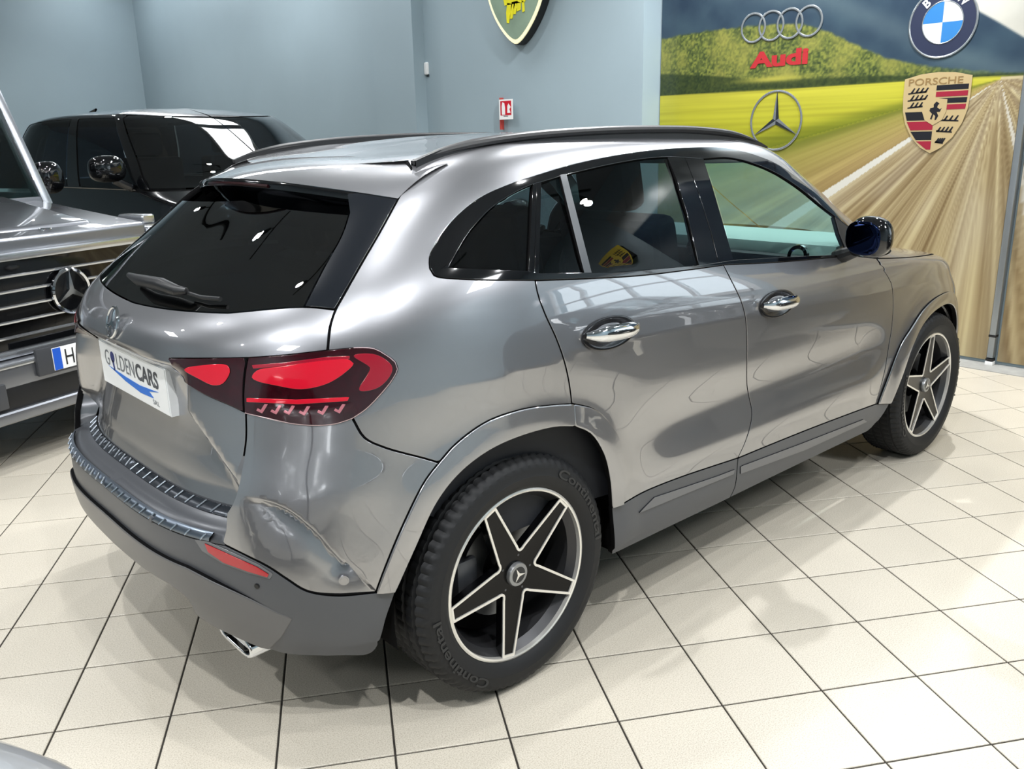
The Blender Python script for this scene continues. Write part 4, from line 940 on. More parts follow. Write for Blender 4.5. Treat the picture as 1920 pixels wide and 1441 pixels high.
# --- spoiler
def spo(y, t): 
    """t 0 roof seam .. 1 trailing edge"""
    a = np.array([.02 - .02 * y * y, y, 1.522 - .05 * y * y]); b = np.array([-.325 + .42 * y * y, y, 1.468 - .125 * y * y])
    q = a + (b - a) * t; q[2] += .020 * t * (1 - t) * 4 * .6; return q
ys = np.linspace(-.625, .625, 49); ts = np.linspace(0, 1, 13); Vs = [spo(y, t) for y in ys for t in ts]; idx = np.arange(len(ys) * len(ts)).reshape(len(ys), len(ts))
Fs = [(idx[i, j], idx[i, j + 1], idx[i + 1, j + 1], idx[i + 1, j]) for i in range(len(ys) - 1) for j in range(len(ts) - 1)]
sp_ob = mesh_obj('roof_spoiler', Vs, Fs, paint, gla, smooth=True); 
sp_ob.data.flip_normals()
lip = []; prof = [(0.0, .0, -.0015), (-.004, 0, -.006), (-.003, 0, -.022), (.012, 0, -.030), (.04, 0, -.048), (.075, 0, -.082), (.105, 0, -.115), (.14, 0, -.15)]  # lip, then a deep black underside standing in for its reflection in the glass
V = []; 
for y in ys:
    b = spo(y, 1.0); k = 1 - .62 * sstep(.22, .60, abs(y)); 
    for px_, _, pz in prof: V.append((b[0] + px_, y, b[2] + pz * (k if pz < -.03 else 1)))
n = len(prof); Fs = [(i * n + j, i * n + j + 1, (i + 1) * n + j + 1, (i + 1) * n + j) for i in range(len(ys) - 1) for j in range(n - 1)]
lo_ = mesh_obj('spoiler_lip_and_reflection', V, Fs, gloss_black, gla, smooth=True, auto=50)
bl = [spo(y, 1.0) for y in np.linspace(-.2, .2, 9)]
MB().tube([(q[0] - .004, q[1], q[2] - .015) for q in bl], .006, 6).build('brake_light', M('brake_light_red', (30, 5, 8), rough=.15), lo_)
# --- roof rails
for s_ in (1, -1):
    pts = [(-.058, 1.512), (.02, 1.536), (.143, 1.557), (.364, 1.577), (.636, 1.588), (.903, 1.591), (1.206, 1.586), (1.444, 1.568), (1.60, 1.540), (1.69, 1.512)]
    sm = smooth_poly(pts, .04); MB().tube([(x, s_ * (-.56 - .01 * math.sin(min(1, max(0, (x + .06) / 1.75)) * math.pi)), z - .006) for x, z in sm], [.006 + .008 * min(1, min(i, len(sm) - 1 - i) / 5) for i in range(len(sm))], 10, sx=1.25).build('roof_rail', satin_black, gla)
    V = []; 
    for x, z in sm: V += [(x, s_ * -.572, z), (x, s_ * -.548, z), (x, s_ * -.548, z - .05), (x, s_ * -.572, z - .05)]
    Fq = [(4 * i + j, 4 * i + (j + 1) % 4, 4 * i + 4 + (j + 1) % 4, 4 * i + 4 + j) for i in range(len(sm) - 1) for j in range(4)]
    mesh_obj('rail_base', V, Fq, satin_black, gla)
# --- plate, badge, wiper
xp_, zp = -.695, .925
plate_fn = lambda a, b, d=0.0: (xp_ - d + .10 * (b) * 0 , -a, zp + b)
pl = MB().prism([(-.268, -.068), (.268, -.068), (.268, .068), (-.268, .068)], plate_fn, -.03, .004, bev=.003).build('number_plate', M('plate_white', (238, 240, 240), rough=.3), gla); pl['label'] = 'white dealer plate reading GOLDENCARS SRL'
plf = lambda a, b: plate_fn(a, b, .0048)
gry = M('plate_grey', (118, 122, 126), rough=.5); drk = M('plate_dark', (70, 74, 80), rough=.5); blu = M('plate_blue', (22, 108, 206), rough=.4); nav = M('plate_navy', (24, 40, 110), rough=.4)
text_obj('plate_lettering', 'G', lambda a, b: plf(a - .202, b + .022), .040, .048, gry, pl)
text_obj('plate_lettering', 'LDEN', lambda a, b: plf(a - .046, b + .022), .150, .048, gry, pl)
text_obj('plate_lettering', 'CARS', lambda a, b: plf(a + .125, b + .022), .170, .050, drk, pl, bold=.03)
text_obj('plate_lettering', 'SRL', lambda a, b: plf(a + .175, b - .047), .048, .014, gry, pl)
MB().prism(circ(.017, 20, -.152, .030), plate_fn, .0045, .0052).prism([(-.160, .02), (-.146, .02), (-.140, -.012), (-.150, -.012)], plate_fn, .0045, .0052).build('plate_key_mark', nav, pl, smooth=False)
MB().prism([(-.20, -.004), (-.05, -.014), (.06, -.018), (.205, -.010), (.13, -.022), (.16, -.036), (.06, -.040), (-.06, -.028)], plate_fn, .0045, .0052).build('plate_swoosh', blu, pl, smooth=False)
bx, bz = -.727, 1.088
st = MB(); bf = lambda a, b, d=0.0: (bx - d + .28 * b, -a, bz + b)
st.raw(*ring_geo(bf, .038, .045, 40, d=.007)); S3b = star3(.041, .007)
for k in range(3): st.prism([(0, 0), S3b[2 * k], S3b[(2 * k + 1) % 6]], bf, 0.0, .006); st.prism([(0, 0), S3b[2 * k - 1], S3b[2 * k]], bf, 0.0, .006)
st.build('star_badge', chrome, gla)
GB = np.concatenate([S.GX.reshape(-1, 3), (S.GX * [1, -1, 1]).reshape(-1, 3)]); GBN = S.N(S.GU, S.GV).reshape(-1, 3); GBN = np.concatenate([GBN, GBN * [1, -1, 1]])
tail_sel = (GB[:, 0] < -.1) & (GB[:, 2] > 1.08) & (GB[:, 2] < 1.36) & (np.abs(GB[:, 1]) < .45) & (((CAM - GB) * GBN).sum(1) > .05); GB, GBN = GB[tail_sel], GBN[tail_sel]
def glass_px(px, off):
    """point standing off the rear window under a pixel, either side of the centre"""
    Q_ = GB + GBN * off; k = np.hypot(*(proj(Q_)[0] - px).T).argmin(); return Q_[k]
MB().tube([glass_px(q, o) for q, o in (((243, 515), .026), ((262, 523), .036), ((300, 534), .038), ((335, 543), .032), ((352, 548), .024))], [.008, .017, .019, .015, .009], 12).build('wiper_arm', satin_black, gla)
MB().tube([glass_px(q, o) for q, o in (((348, 548), .018), ((380, 555), .016), ((412, 562), .014))], [.005, .0055, .006], 8).build('wiper_blade', satin_black, gla)
# --- door handles
for px, sc_ in (((1142, 621), 1.0), ((1457, 567), 1.0)):
    p0, n, q = S.pt(px, 0.0)
    for s_ in (1, -1):
        nv = np.array([n[0], n[1], n[2]]); ez = np.array([0, 0, 1.0]) - nv * nv[2]; ez /= np.linalg.norm(ez); exx = np.cross(ez, nv); V = []; rings = [(.02, -.004), (.55, -.003), (.85, .001), (1.0, .0035), (1.06, .002)]
        for rk, dk in rings:
            for k in range(28):
                t = 2 * math.pi * k / 28; q_ = p0 + exx * .112 * rk * math.cos(t) + ez * (.046 * rk * math.sin(t) - .004) + nv * (dk + .002); V.append((q_[0], q_[1] * s_, q_[2]))
        Fq = [(28 * i + k, 28 * i + (k + 1) % 28, 28 * i + 28 + (k + 1) % 28, 28 * i + 28 + k) for i in range(len(rings) - 1) for k in range(28)]
        cup = mesh_obj('handle_cup', V, Fq, M('handle_cup_dark', (50, 50, 52), rough=.25, metal=.7, coat=.6), gla, smooth=True)
        bar = MB(); pts = []; rad = []
        for t in np.linspace(-1, 1, 17): pts.append((p0[0] + .114 * t, s_ * (p0[1] - .016 - .022 * (1 - t**4)), p0[2] + .004 - .004 * t)); rad.append(.008 + .016 * (1 - abs(t)**3))
        bar.tube(pts, rad, 14, sx=.62).build('door_handle', chrome, gla)
# --- mirrors
def superell(c0, r, e=2.4, n=22, m=14):
    V = []; Fq = []
    sg2 = lambda w, q: math.copysign(abs(w)**(2 / q), w)
    for i in range(m + 1):
        f = -math.pi / 2 + math.pi * i / m
        for k in range(n):
            a = 2 * math.pi * k / n; V.append((c0[0] + r[0] * sg2(math.cos(f), e) * sg2(math.cos(a), e), c0[1] + r[1] * sg2(math.cos(f), e) * sg2(math.sin(a), e), c0[2] + r[2] * sg2(math.sin(f), e)))
    for i in range(m):
        for k in range(n): Fq.append((i * n + k, i * n + (k + 1) % n, (i + 1) * n + (k + 1) % n, (i + 1) * n + k))
    return V, Fq
mc = at_y(1622, 448, -1.0)
for s_ in (1, -1):
    V, Fq = superell((0, 0, 0), (.058, .080, .078), 2.5)
    V = [(mc[0] + .05 + a + .10 * b * 1.0 * (-1) * 0.35, s_ * (mc[1] + b), mc[2] + .005 + cz + .05 * b) for a, b, cz in V]
    mo = mesh_obj('side_mirror', V, Fq, gloss_black, gla, smooth=True)
    V, Fq = superell((0, 0, 0), (.006, .068, .064), 2.6)
    mesh_obj('mirror_glass', [(mc[0] - .02 + a - .035 * b, s_ * (mc[1] + b), mc[2] + .005 + cz + .05 * b) for a, b, cz in V], Fq, M('mirror_silver', (30, 40, 70), rough=.02, metal=1.0), mo, smooth=True)
    MB().tube([(mc[0] + .06, s_ * (mc[1] + .06), mc[2] - .055), (mc[0] + .09, s_ * -.86, mc[2] - .085)], [.022, .03], 10, sx=1.6).build('mirror_stalk', satin_black, mo)
# --- underside, liners, interior
MB().box((-.45, -.62, .20), (3.2, .62, .42)).box((.47, -.83, .245), (2.2, .83, .42)).build('underbody', void_m, gla, smooth=False)
for xc in (0.0, WB):
    for s_ in (1, -1):
        V = []; Fq = []; n = 30
        for k in range(n + 1):
            a = math.radians(-11 + 202 * k / n); r = .44 if xc == 0 else .42; rx = .402 if xc == 0 else .425
            for y in (.60, .845): V.append((xc + rx * math.cos(a) - (0 if xc == 0 else .03), -s_ * y, ZC + r * math.sin(a)))
        for k in range(n): Fq.append((2 * k, 2 * k + 1, 2 * k + 3, 2 * k + 2))
        V.append((xc, -s_ * .60, ZC)); 
        for k in range(n): Fq.append((2 * k, 2 * k + 2, len(V) - 1))
        mesh_obj('wheel_arch_liner', V, Fq, void_m, gla, smooth=False)
dark_int = M('interior_dark', (20, 23, 30), rough=.7); seat_m = M('seat_dark', (22, 27, 38), rough=.55, bump=(300, .1, .001))
P('door_card', np.array([(.85, 2.2), (2.15, 2.2), (2.10, 7.95), (.75, 7.95), (.55, 7.6), (.55, 4.5)]), dark_int, off=-.055, flange=0, h=.06)
P('headliner', np.array([(0.001, 10.9), (.5, 10.8), (1.0, 10.7), (2.0, 10.7), (2.3, 10.8), (3.0, 11.0), (3.0, 13.9), (0.001, 13.9)]), M('headliner', (70, 74, 80), rough=.9), off=-.03, flange=0, h=.06)
MB().box((-.50, -.58, .42), (.05, .58, 1.10), bev=.02).build('cargo_trim', dark_int, gla)
def seat(name, x, y, w, hr, back_h=1.10, lean=.22):
    o = MB().box((x - .10, y - w, .48), (x + .46, y + w, .66), bev=.05, seg=3).build(name, seat_m, gla)
    m4 = Matrix.Translation((x - .08, y, .60)) @ Matrix.Rotation(-lean, 4, 'Y')
    MB().box((-.07, -w, 0), (.07, w, back_h - .52), bev=.05, seg=3, mat=m4).build('backrest', seat_m, o)
    for yy in hr: MB().box((-.055, yy - .135, back_h - .50), (.055, yy + .135, back_h - .28), bev=.05, seg=3, mat=m4).tube([m4 @ Vector((0, yy - .05, back_h - .54)), m4 @ Vector((0, yy - .05, back_h - .46))], .008).build('headrest', seat_m, o)
seat('front_seat', 1.22, -.37, .25, (0,), back_h=1.22); seat('front_seat', 1.22, .37, .25, (0,), back_h=1.22); seat('rear_seat', .32, 0, .60, (-.38, 0, .38), back_h=1.10)
V = []; dash_m = M('dash_pale', (168, 190, 186), rough=.6)
MB().hexa([(1.95, -.76, 1.03), (1.95, .76, 1.03), (2.50, .62, .95), (2.50, -.62, .95), (1.97, -.76, 1.10), (1.97, .76, 1.10), (2.58, .60, 1.085), (2.58, -.60, 1.085)], bev=.02).build('dashboard', dash_m, gla)
MB().hexa([(1.80, -.77, .55), (1.80, .77, .55), (2.2, .75, .55), (2.2, -.75, .55), (1.90, -.77, 1.05), (1.90, .77, 1.05), (2.2, .75, 1.05), (2.2, -.75, 1.05)], bev=.02).build('dash_lower', dark_int, gla)
for yv in (-.63, .63, -.10, .10):
    MB().lathe([(.030, -.01), (.046, -.012), (.050, .0), (.046, .01)], 28, 'x', mat=Matrix.Translation((1.885, yv, 1.055)) @ Matrix.Rotation(math.radians(12), 4, 'Y')).build('air_vent', chrome, gla)
sw = MB(); mt = Matrix.Translation((1.66, .37, .99)) @ Matrix.Rotation(math.radians(-66), 4, 'Y')
sw.raw([mt @ Vector(((.18 + .016 * math.cos(b)) * math.cos(a), (.18 + .016 * math.cos(b)) * math.sin(a), .016 * math.sin(b))) for a in np.linspace(0, 2 * math.pi, 40, endpoint=False) for b in np.linspace(0, 2 * math.pi, 8, endpoint=False)], [(8 * i + j, 8 * ((i + 1) % 40) + j, 8 * ((i + 1) % 40) + (j + 1) % 8, 8 * i + (j + 1) % 8) for i in range(40) for j in range(8)])
sw.box((-.05, -.17, -.012), (.03, .17, .012), bev=.006, mat=mt).lathe([(.001, .02), (.06, .018), (.065, -.01), (.001, -.012)], 20, 'z', mat=mt)
sw.build('steering_wheel', dark_int, gla)

# --- wheels
alloy_black = M('alloy_black', (4, 4, 5), rough=.22, spec=.22); alloy_cut = M('alloy_machined', (236, 234, 228), rough=.22, metal=.65); alloy_grey = M('alloy_grey', (66, 66, 68), rough=.35, metal=.6); disc_m = M('brake_disc', (120, 122, 124), rough=.35, metal=.9)
RR_ = .2585
def wheel_parts():
    """outer face towards -y, axle through the origin"""
    out = {}
    prof = [(.225, .095), (.232, -.05), (.245, -.085), (.2535, -.095), (RR_, -.098), (.262, -.094), (.262, -.08)]
    out['wheel'] = (MB().lathe([(.215, .10), (.222, -.02), (.2305, -.055), (.2305, -.06), (.25, -.083)], 72), alloy_grey)
    out['rim_lip'] = (MB().lathe([(.249, -.082), (.2505, -.0945), (.2555, -.0965), (.2605, -.0945), (.263, -.086)], 90), alloy_cut)
    # five-point star of spokes
    tip_h, notch = .0235, .070; pts = []; n5 = 5
    for k in range(n5):
        a = math.pi / 2 + k * 2 * math.pi / 5; ca, sa = math.cos(a), math.sin(a); R = .2500
        t1 = (R * ca + tip_h * sa, R * sa - tip_h * ca); t2 = (R * ca - tip_h * sa, R * sa + tip_h * ca)
        b = a + math.pi / 5; nx, nz = notch * math.cos(b), notch * math.sin(b)
        b1 = (nx + .020 * math.cos(a), nz + .020 * math.sin(a)); a2 = a + 2 * math.pi / 5; b2 = (nx + .020 * math.cos(a2), nz + .020 * math.sin(a2))
        pts += [t1, t2]
        # round notch
        for t in np.linspace(0, 1, 7): pts.append(tuple((1 - t)**2 * np.array(b1) + 2 * t * (1 - t) * np.array((nx * .93, nz * .93)) + t * t * np.array(b2)))
    P0 = np.array(pts); nn = len(P0)
    e = np.roll(P0, -1, 0) - P0; e /= np.linalg.norm(e, axis=1, keepdims=True); nr = np.stack([-e[:, 1], e[:, 0]], -1); m = nr + np.roll(nr, 1, 0); m = m / np.maximum((m**2).sum(1, keepdims=True) / 2, .35)
    P1 = P0 + m * .0072
    dep = lambda q: -.079 - .014 * min(1, (np.hypot(*q) / .25))**1.5 + .0
    V = [(q[0], dep(q) + .030, q[1]) for q in P0] + [(q[0], dep(q) + .003, q[1]) for q in P0]
    F1 = [(i, (i + 1) % nn, nn + (i + 1) % nn, nn + i) for i in range(nn)]
    out['spoke_sides'] = (MB().raw(V, F1), alloy_black)
    V = [(q[0], dep(q) + .003, q[1]) for q in P0] + [(q[0], dep(q) - .0005, q[1]) for q in P0 * .999] + [(q[0], dep(q) - .0005, q[1]) for q in P1] + [(q[0], dep(q) + .004, q[1]) for q in P1 * .998]
    F1 = [(r * nn + i, r * nn + (i + 1) % nn, (r + 1) * nn + (i + 1) % nn, (r + 1) * nn + i) for r in range(3) for i in range(nn)]
    out['spoke_edges'] = (MB().raw(V, F1), alloy_cut)
    # faces: rings from P1 towards centre
    V = []; F1 = []; lev = [1.0, .75, .5, .25, .05]
    for L in lev: V += [(q[0] * L, dep(q * L) + .003, q[1] * L) for q in P1]
    for r in range(len(lev) - 1): F1 += [(r * nn + i, r * nn + (i + 1) % nn, (r + 1) * nn + (i + 1) % nn, (r + 1) * nn + i) for i in range(nn)]
    out['spoke_faces'] = (MB().raw(V, F1), alloy_black)
    out['hub_cap'] = (MB().lathe([(.0005, -.090), (.024, -.090), (.026, -.0895), (.034, -.089), (.036, -.085), (.036, -.07)], 36), M('hub_silver', (150, 152, 154), rough=.3, metal=.8))
    hb = MB(); hf = lambda a, b, d=0.0: (a, -.0902 - d, b); s3 = star3(.024, .005)
    hb.lathe([(.0005, -.0903), (.0245, -.0903)], 30)
    out['hub_disc'] = (hb, M('hub_black', (24, 26, 30), rough=.3))
    hs = MB()
    for k in range(3): hs.prism([(0, 0), s3[2 * k], s3[(2 * k + 1) % 6]], hf, .0002, .0016); hs.prism([(0, 0), s3[2 * k - 1], s3[2 * k]], hf, .0002, .0016)
    out['hub_star'] = (hs, alloy_cut)
    lb = MB()
    for k in range(5):
        a = math.pi / 2 + math.pi / 5 + k * 2 * math.pi / 5; lb.lathe([(.0005, -.004), (.007, -.003), (.009, .01)], 10, mat=Matrix.Translation((.057 * math.cos(a), -.074, .057 * math.sin(a))))
    out['lug_bolts'] = (lb, M('bolt_steel', (90, 92, 96), rough=.3, metal=.8))
    out['brake_disc'] = (MB().lathe([(.07, -.012), (.15, -.012), (.15, .008), (.07, .008)], 48, closed=True), disc_m)
    out['brake_caliper'] = (MB().box((-.175, -.03, -.07), (-.10, .03, .075), bev=.015), M('caliper_grey', (84, 86, 90), rough=.4, metal=.5))
    out['inner_drum'] = (MB().lathe([(.0005, .03), (.21, .03), (.215, .1), (.0005, .1)], 40), void_m)
    # tyre: sidewall, shoulders, grooved tread
    tp = [(.258, -.078), (.262, -.094), (.272, -.103), (.290, -.110), (.3, -.1115), (.302, -.1105), (.318, -.110), (.333, -.106), (.344, -.098), (.350, -.088), (.353, -.078)]
    tread = []
    for y0_ in (-.066, -.022, .022, .066):
        tread += [(.3565, y0_ - .007), (.349, y0_ - .0045), (.349, y0_ + .0045), (.3575, y0_ + .007)]
    prof = tp + tread + [(r, -y) for r, y in tp[::-1]]
    N_ = 216; V = []; Fq = []; mm = len(prof)
    for k in range(N_):
        a = 2 * math.pi * k / N_
        for i, (r, y) in enumerate(prof):
            if k % 3 == 0 and ((8 <= i <= 11) or (mm - 12 <= i <= mm - 9)): r -= .006
            if k % 3 == 1 and i in (14, 15, 18, 19, 22, 23): r -= .0035
            V.append((r * math.cos(a), y, r * math.sin(a)))
    for k in range(N_):
        for i in range(mm - 1): Fq.append((k * mm + i, k * mm + i + 1, ((k + 1) % N_) * mm + i + 1, ((k + 1) % N_) * mm + i))
    out['tyre'] = (MB().raw(V, Fq), rubber)
    for word, ctr, span, key in (('Continental', 188, 60, 'sidewall_lettering'), ('Continental', 8, 60, 'sidewall_lettering_b')):
        tx = MB(); W, Fs = text_geo(word, 1.0, .02); lo, hi = W.min(0), W.max(0)
        T_ = [(math.radians(ctr + span / 2 - (p[0] - lo[0]) / (hi[0] - lo[0]) * span), .312 - .012 + (p[1] - lo[1]) / (hi[1] - lo[1]) * .028) for p in W]
        tx.raw([(r * math.cos(a), -.1128, r * math.sin(a)) for a, r in T_], Fs); out[key] = (tx, M('tyre_letter', (34, 35, 37), rough=.5))
    return out
def build_wheels(root, spots):
    parts = wheel_parts(); base = None; built = {}
    for nm, (mb, mt) in parts.items(): 
        o = mb.build(nm.replace('_b', '') if nm.endswith('_b') else nm, mt, None, auto=30); built[nm] = o
    w0 = built.pop('wheel'); first = True
    for (x, y, ang, side_) in spots:
        w = w0 if first else link_copy(w0); w.parent = root
        w.location = (x, y, .3575); w.rotation_euler = (0, -math.radians(ang) + math.pi / 2, 0) if side_ > 0 else (0, -math.radians(ang), math.pi)
        w.rotation_euler = Euler((0, math.radians(90 - ang), 0 if side_ > 0 else math.pi), 'XYZ')
        for nm, o in built.items():
            p_ = o if first else link_copy(o); p_.parent = w
            if nm == 'brake_caliper': p_.rotation_euler = (0, math.radians(ang - 90) + (0 if x < 1 else math.pi), 0)
        first = False
YW = .80
build_wheels(gla, [(0, -YW, 114.5 - 0, 1), (WB, -YW, 91, 1), (0, YW, 100, -1), (WB, YW, 80, -1)])
# ------------------------------------------------------------------ other cars
def plain_wheel(root, x, y, r, face):
    w = MB().lathe([(.0005, -.02), (.10, -.02), (r * .55, -.06), (r * .66, -.095), (r * .69, -.09)], 40).build('wheel', alloy_grey, root); w.location = (x, y, r); w.rotation_euler = (0, 0, 0 if face > 0 else math.pi)
    MB().lathe([(r * .67, -.085), (r * .75, -.11), (r * .92, -.105), (r * .985, -.07), (r, 0), (r * .985, .07), (r * .9, .1), (r * .6, .1)], 48).build('tyre', rubber, w)
    sp = MB()
    for k in range(5):
        sp.box((-.025, -.088, .03), (.025, -.065, r * .67), bev=.006, mat=Matrix.Rotation(k * 2 * math.pi / 5, 4, 'Y'))
    sp.build('spokes', alloy_cut, w)
def lofted_car(root, kn, xf, body, glass, vb, ve, wheels, r, pil_m, disp=None, roof_m=None, ug=2.36, screen=None, hood_m=None):
    """a whole car from its lofted surface; vb belt row, ve roof-edge row"""
    Sx = Surf(kn, disp, xf); nk = Sx.n - 1
    def Q(name, poly, mat, **k): return panel(Sx, name, np.array(poly, float), mat, root, h=k.pop('h', .045), **k)
    xw, zw = wheels; hb = vb - 1.0
    def arch(xc, n=20, rad=None):
        rad = rad or r * 1.17
        return Sx.side([(xc + rad * math.cos(a), r * .98 + rad * math.sin(a)) for a in np.linspace(math.pi * 1.06, -math.pi * .06, n)])
    A0, A1 = arch(xw[0]), arch(xw[1])
    low = lambda a, b, n=6: np.stack([np.linspace(a[0], b[0], n), np.linspace(.02, .02, n)], -1)
    Q('body_side', np.concatenate([[(0.30, .3)], [(A0[0][0], .02)], A0, [(A0[-1][0], .02), (A1[0][0], .02)], A1, [(A1[-1][0], .02), (2.62, .02), (2.62, hb), (2.2, hb + .35), (2.05, vb - .03), (1.0, vb - .03), (.5, vb - .03), (.30, vb - .03)]]), body)
    Q('tail_panel', [(0, .3), (.29, .3), (.29, vb - .03), (0, vb - .03)], body, sym=True)
    Q('nose_panel', [(2.63, .3), (3, .3), (3, hb), (2.63, hb)], body)
    Q('hood', [(2.21, hb + .38), (2.62, hb + .03), (3.0, hb + .03), (3.0, vb - .05), (2.5, vb - .05), (2.12, vb - .06)], hood_m or body)
    Q('windscreen', [(ug, vb + .05), (3, vb + .02), (3, ve - .1), (ug + .06, ve - .1), (ug, ve - .5)], screen or clear, flange=0)
    Q('roof', [(0.001, ve), (3, ve), (3, nk - .03), (0.001, nk - .03)], roof_m or body)
    Q('pillar', [(2.13, vb + .02), (ug - .02, vb + .03), (ug - .02, ve - .5), (ug + .02, ve - .06), (2.0, ve - .06), (2.0, ve - .42), (2.06, ve - .8)], pil_m, inset=.001)
    Q('cant_rail', [(.30, ve - .03), (.30, ve - .40), (.62, ve - .42), (1.99, ve - .42), (1.99, ve - .03)], pil_m, inset=.001)
    Q('pillar', [(1.40, vb + .02), (1.52, vb + .02), (1.50, ve - .43), (1.40, ve - .43)], pil_m, inset=.001)
    Q('pillar', [(.30, vb + .02), (.60, vb + .02), (.70, ve - .43), (.30, ve - .41)], pil_m, inset=.001)
    Q('front_door_window', [(1.53, vb + .04), (2.12, vb + .04), (2.05, ve - .8), (1.99, ve - .43), (1.51, ve - .43)], glass, flange=0, off=-.003)
    Q('rear_door_window', [(.61, vb + .04), (1.39, vb + .04), (1.39, ve - .43), (.71, ve - .43)], glass, flange=0, off=-.003)
    Q('rear_window', [(0, vb + .02), (.29, vb + .02), (.29, ve - .03), (0, ve - .03)], glass, sym=True, flange=0)
    x0, x1 = xw
    MB().box((x0 - .3, -.60, .25), (x1 + .3, .60, .6)).build('underbody', void_m, root, smooth=False)
    zb = Sx.P(1.5, vb)[2]; wb_ = abs(Sx.P(1.5, vb)[1])
    MB().box((x0 + .2, -wb_ + .12, .6), (x1 - .45, wb_ - .12, zb - .16), bev=.03).build('cabin_floor', dark_int, root)
    for yy in (-.38, .38):
        s0 = MB().box((x0 + 1.25, yy - .25, zb - .2), (x0 + 1.45, yy + .25, zb + .22), bev=.05, seg=3).build('front_seat', dark_int, root)
        MB().box((x0 + 1.25, yy - .13, zb + .24), (x0 + 1.36, yy + .13, zb + .42), bev=.04, seg=3).build('headrest', dark_int, s0)
    MB().box((x1 - .85, -wb_ + .15, zb - .2), (x1 - .45, wb_ - .15, zb - .02), bev=.04).build('dashboard', dark_int, root)
    for x in xw:
        for s_ in (1, -1): plain_wheel(root, x, s_ * -zw, r, s_)
    return Sx
def place(loc, yaw): return Matrix.Translation(loc) @ Matrix.Rotation(yaw, 4, 'Z')
black_paint = M('black_paint', (8, 9, 12), rough=.25, metal=.2, coat=1.0, coat_rough=.01)
RRK = [(-.80, 3.2, .3, .93, 3.75, 3.2, 2.5, .30, .30, .30, .30, .28), (-.90, 3.2, .3, .985, 3.85, 3.2, 2.5, .50, .50, .50, .50, .48), (-.92, 3.2, .3, .99, 3.87, 3.2, 2.5, .75, .75, .74, .74, .72), (-.90, 3.1, .3, .985, 3.84, 3.0, 2.5, .98, .98, .96, .96, .92),
       (-.86, 3.1, .3, .975, 3.72, 3.0, 2.5, 1.16, 1.16, 1.15, 1.14, 1.06), (-.82, 3.0, .3, .945, 2.72, 2.9, 2.1, 1.28, 1.28, 1.27, 1.265, 1.27), (-.72, 3.0, .3, .87, 2.35, 2.8, 1.85, 1.50, 1.50, 1.50, 1.49, 1.48), (-.62, 3.0, .3, .77, 1.95, 2.8, 1.6, 1.71, 1.72, 1.74, 1.73, 1.70),
       (-.52, 2.8, .3, .68, 1.72, 2.7, 1.5, 1.79, 1.80, 1.83, 1.82, 1.80), (-.1, 2.6, .4, .4, 1.5, 2.5, 1.3, 1.83, 1.84, 1.87, 1.87, 1.85), (.3, 2.4, .6, .001, 1.35, 2.4, 1.1, 1.865, 1.87, 1.885, 1.885, 1.88)]
RRX = place((1.475, 6.40, 0), math.radians(-82.5))
rr = empty('large_suv', (1.475, 6.40, 0), math.radians(-82.5)); tag(rr, 'black large luxury SUV parked at the back left behind the grey off-roader', 'car')
RS = lofted_car(rr, RRK, RRX, black_paint, M_glass('rr_glass', (.06, .08, .11)), 5, 8, ((0, 3.0), .86), .39, gloss_black, ug=2.25, screen=M_glass('suv_screen', (.22, .22, .20), ior=1.7))
for s_ in (1, -1):
    V, Fq = superell((0, 0, 0), (.08, .13, .095), 2.8); mo = mesh_obj('side_mirror', [(2.08 + a, s_ * -(1.10 - b), 1.42 + cz) for a, b, cz in V], Fq, gloss_black, rr, smooth=True)
    MB().tube([(2.08, s_ * -1.06, 1.34), (2.10, s_ * -.93, 1.27)], .03, 8).build('mirror_stalk', gloss_black, mo)
    MB().tube([(q[0], s_ * q[1], q[2] + .01) for q in [RS.P(u, 4.95) for u in np.linspace(.4, 2.05, 30)]], .008, 6).build('belt_trim', gloss_black, rr)
MB().tube([(-.35, 0, 1.88), (-.30, 0, 1.93), (-.42, 0, 1.90)], [.03, .012, .02], 8).build('roof_fin', gloss_black, rr)
# dark car whose bonnet corner shows at the lower left
fc = empty('dark_car', (-4.77, -2.01, 0)); tag(fc, 'dark blue-grey car of which only the pale bonnet edge shows, bottom left corner', 'car')
FK = [KN[0], KN[2], KN[4], KN[6], KN[7], KN[8], KN[9], KN[10], KN[11], KN[12], KN[14]]
lofted_car(fc, FK, place((-4.77, -2.01, 0), 0), M('silver_paint', (160, 162, 164), rough=.32, metal=.6, coat=1.0), tint, 5, 8, ((0, WB), .80), .345, gloss_black, hood_m=M('navy_paint', (30, 40, 52), rough=.3, metal=.4, coat=1.0))

# black car beyond the right edge, mirrored in the doors of the grey crossover
bc = empty('black_saloon', (3.66, -5.55, 0), math.radians(90)); tag(bc, 'black car just beyond the right edge, mirrored darkly in the grey doors', 'car')
lofted_car(bc, FK, place((3.66, -5.55, 0), math.radians(90)), black_paint, tint, 5, 8, ((0, WB), .80), .345, gloss_black)
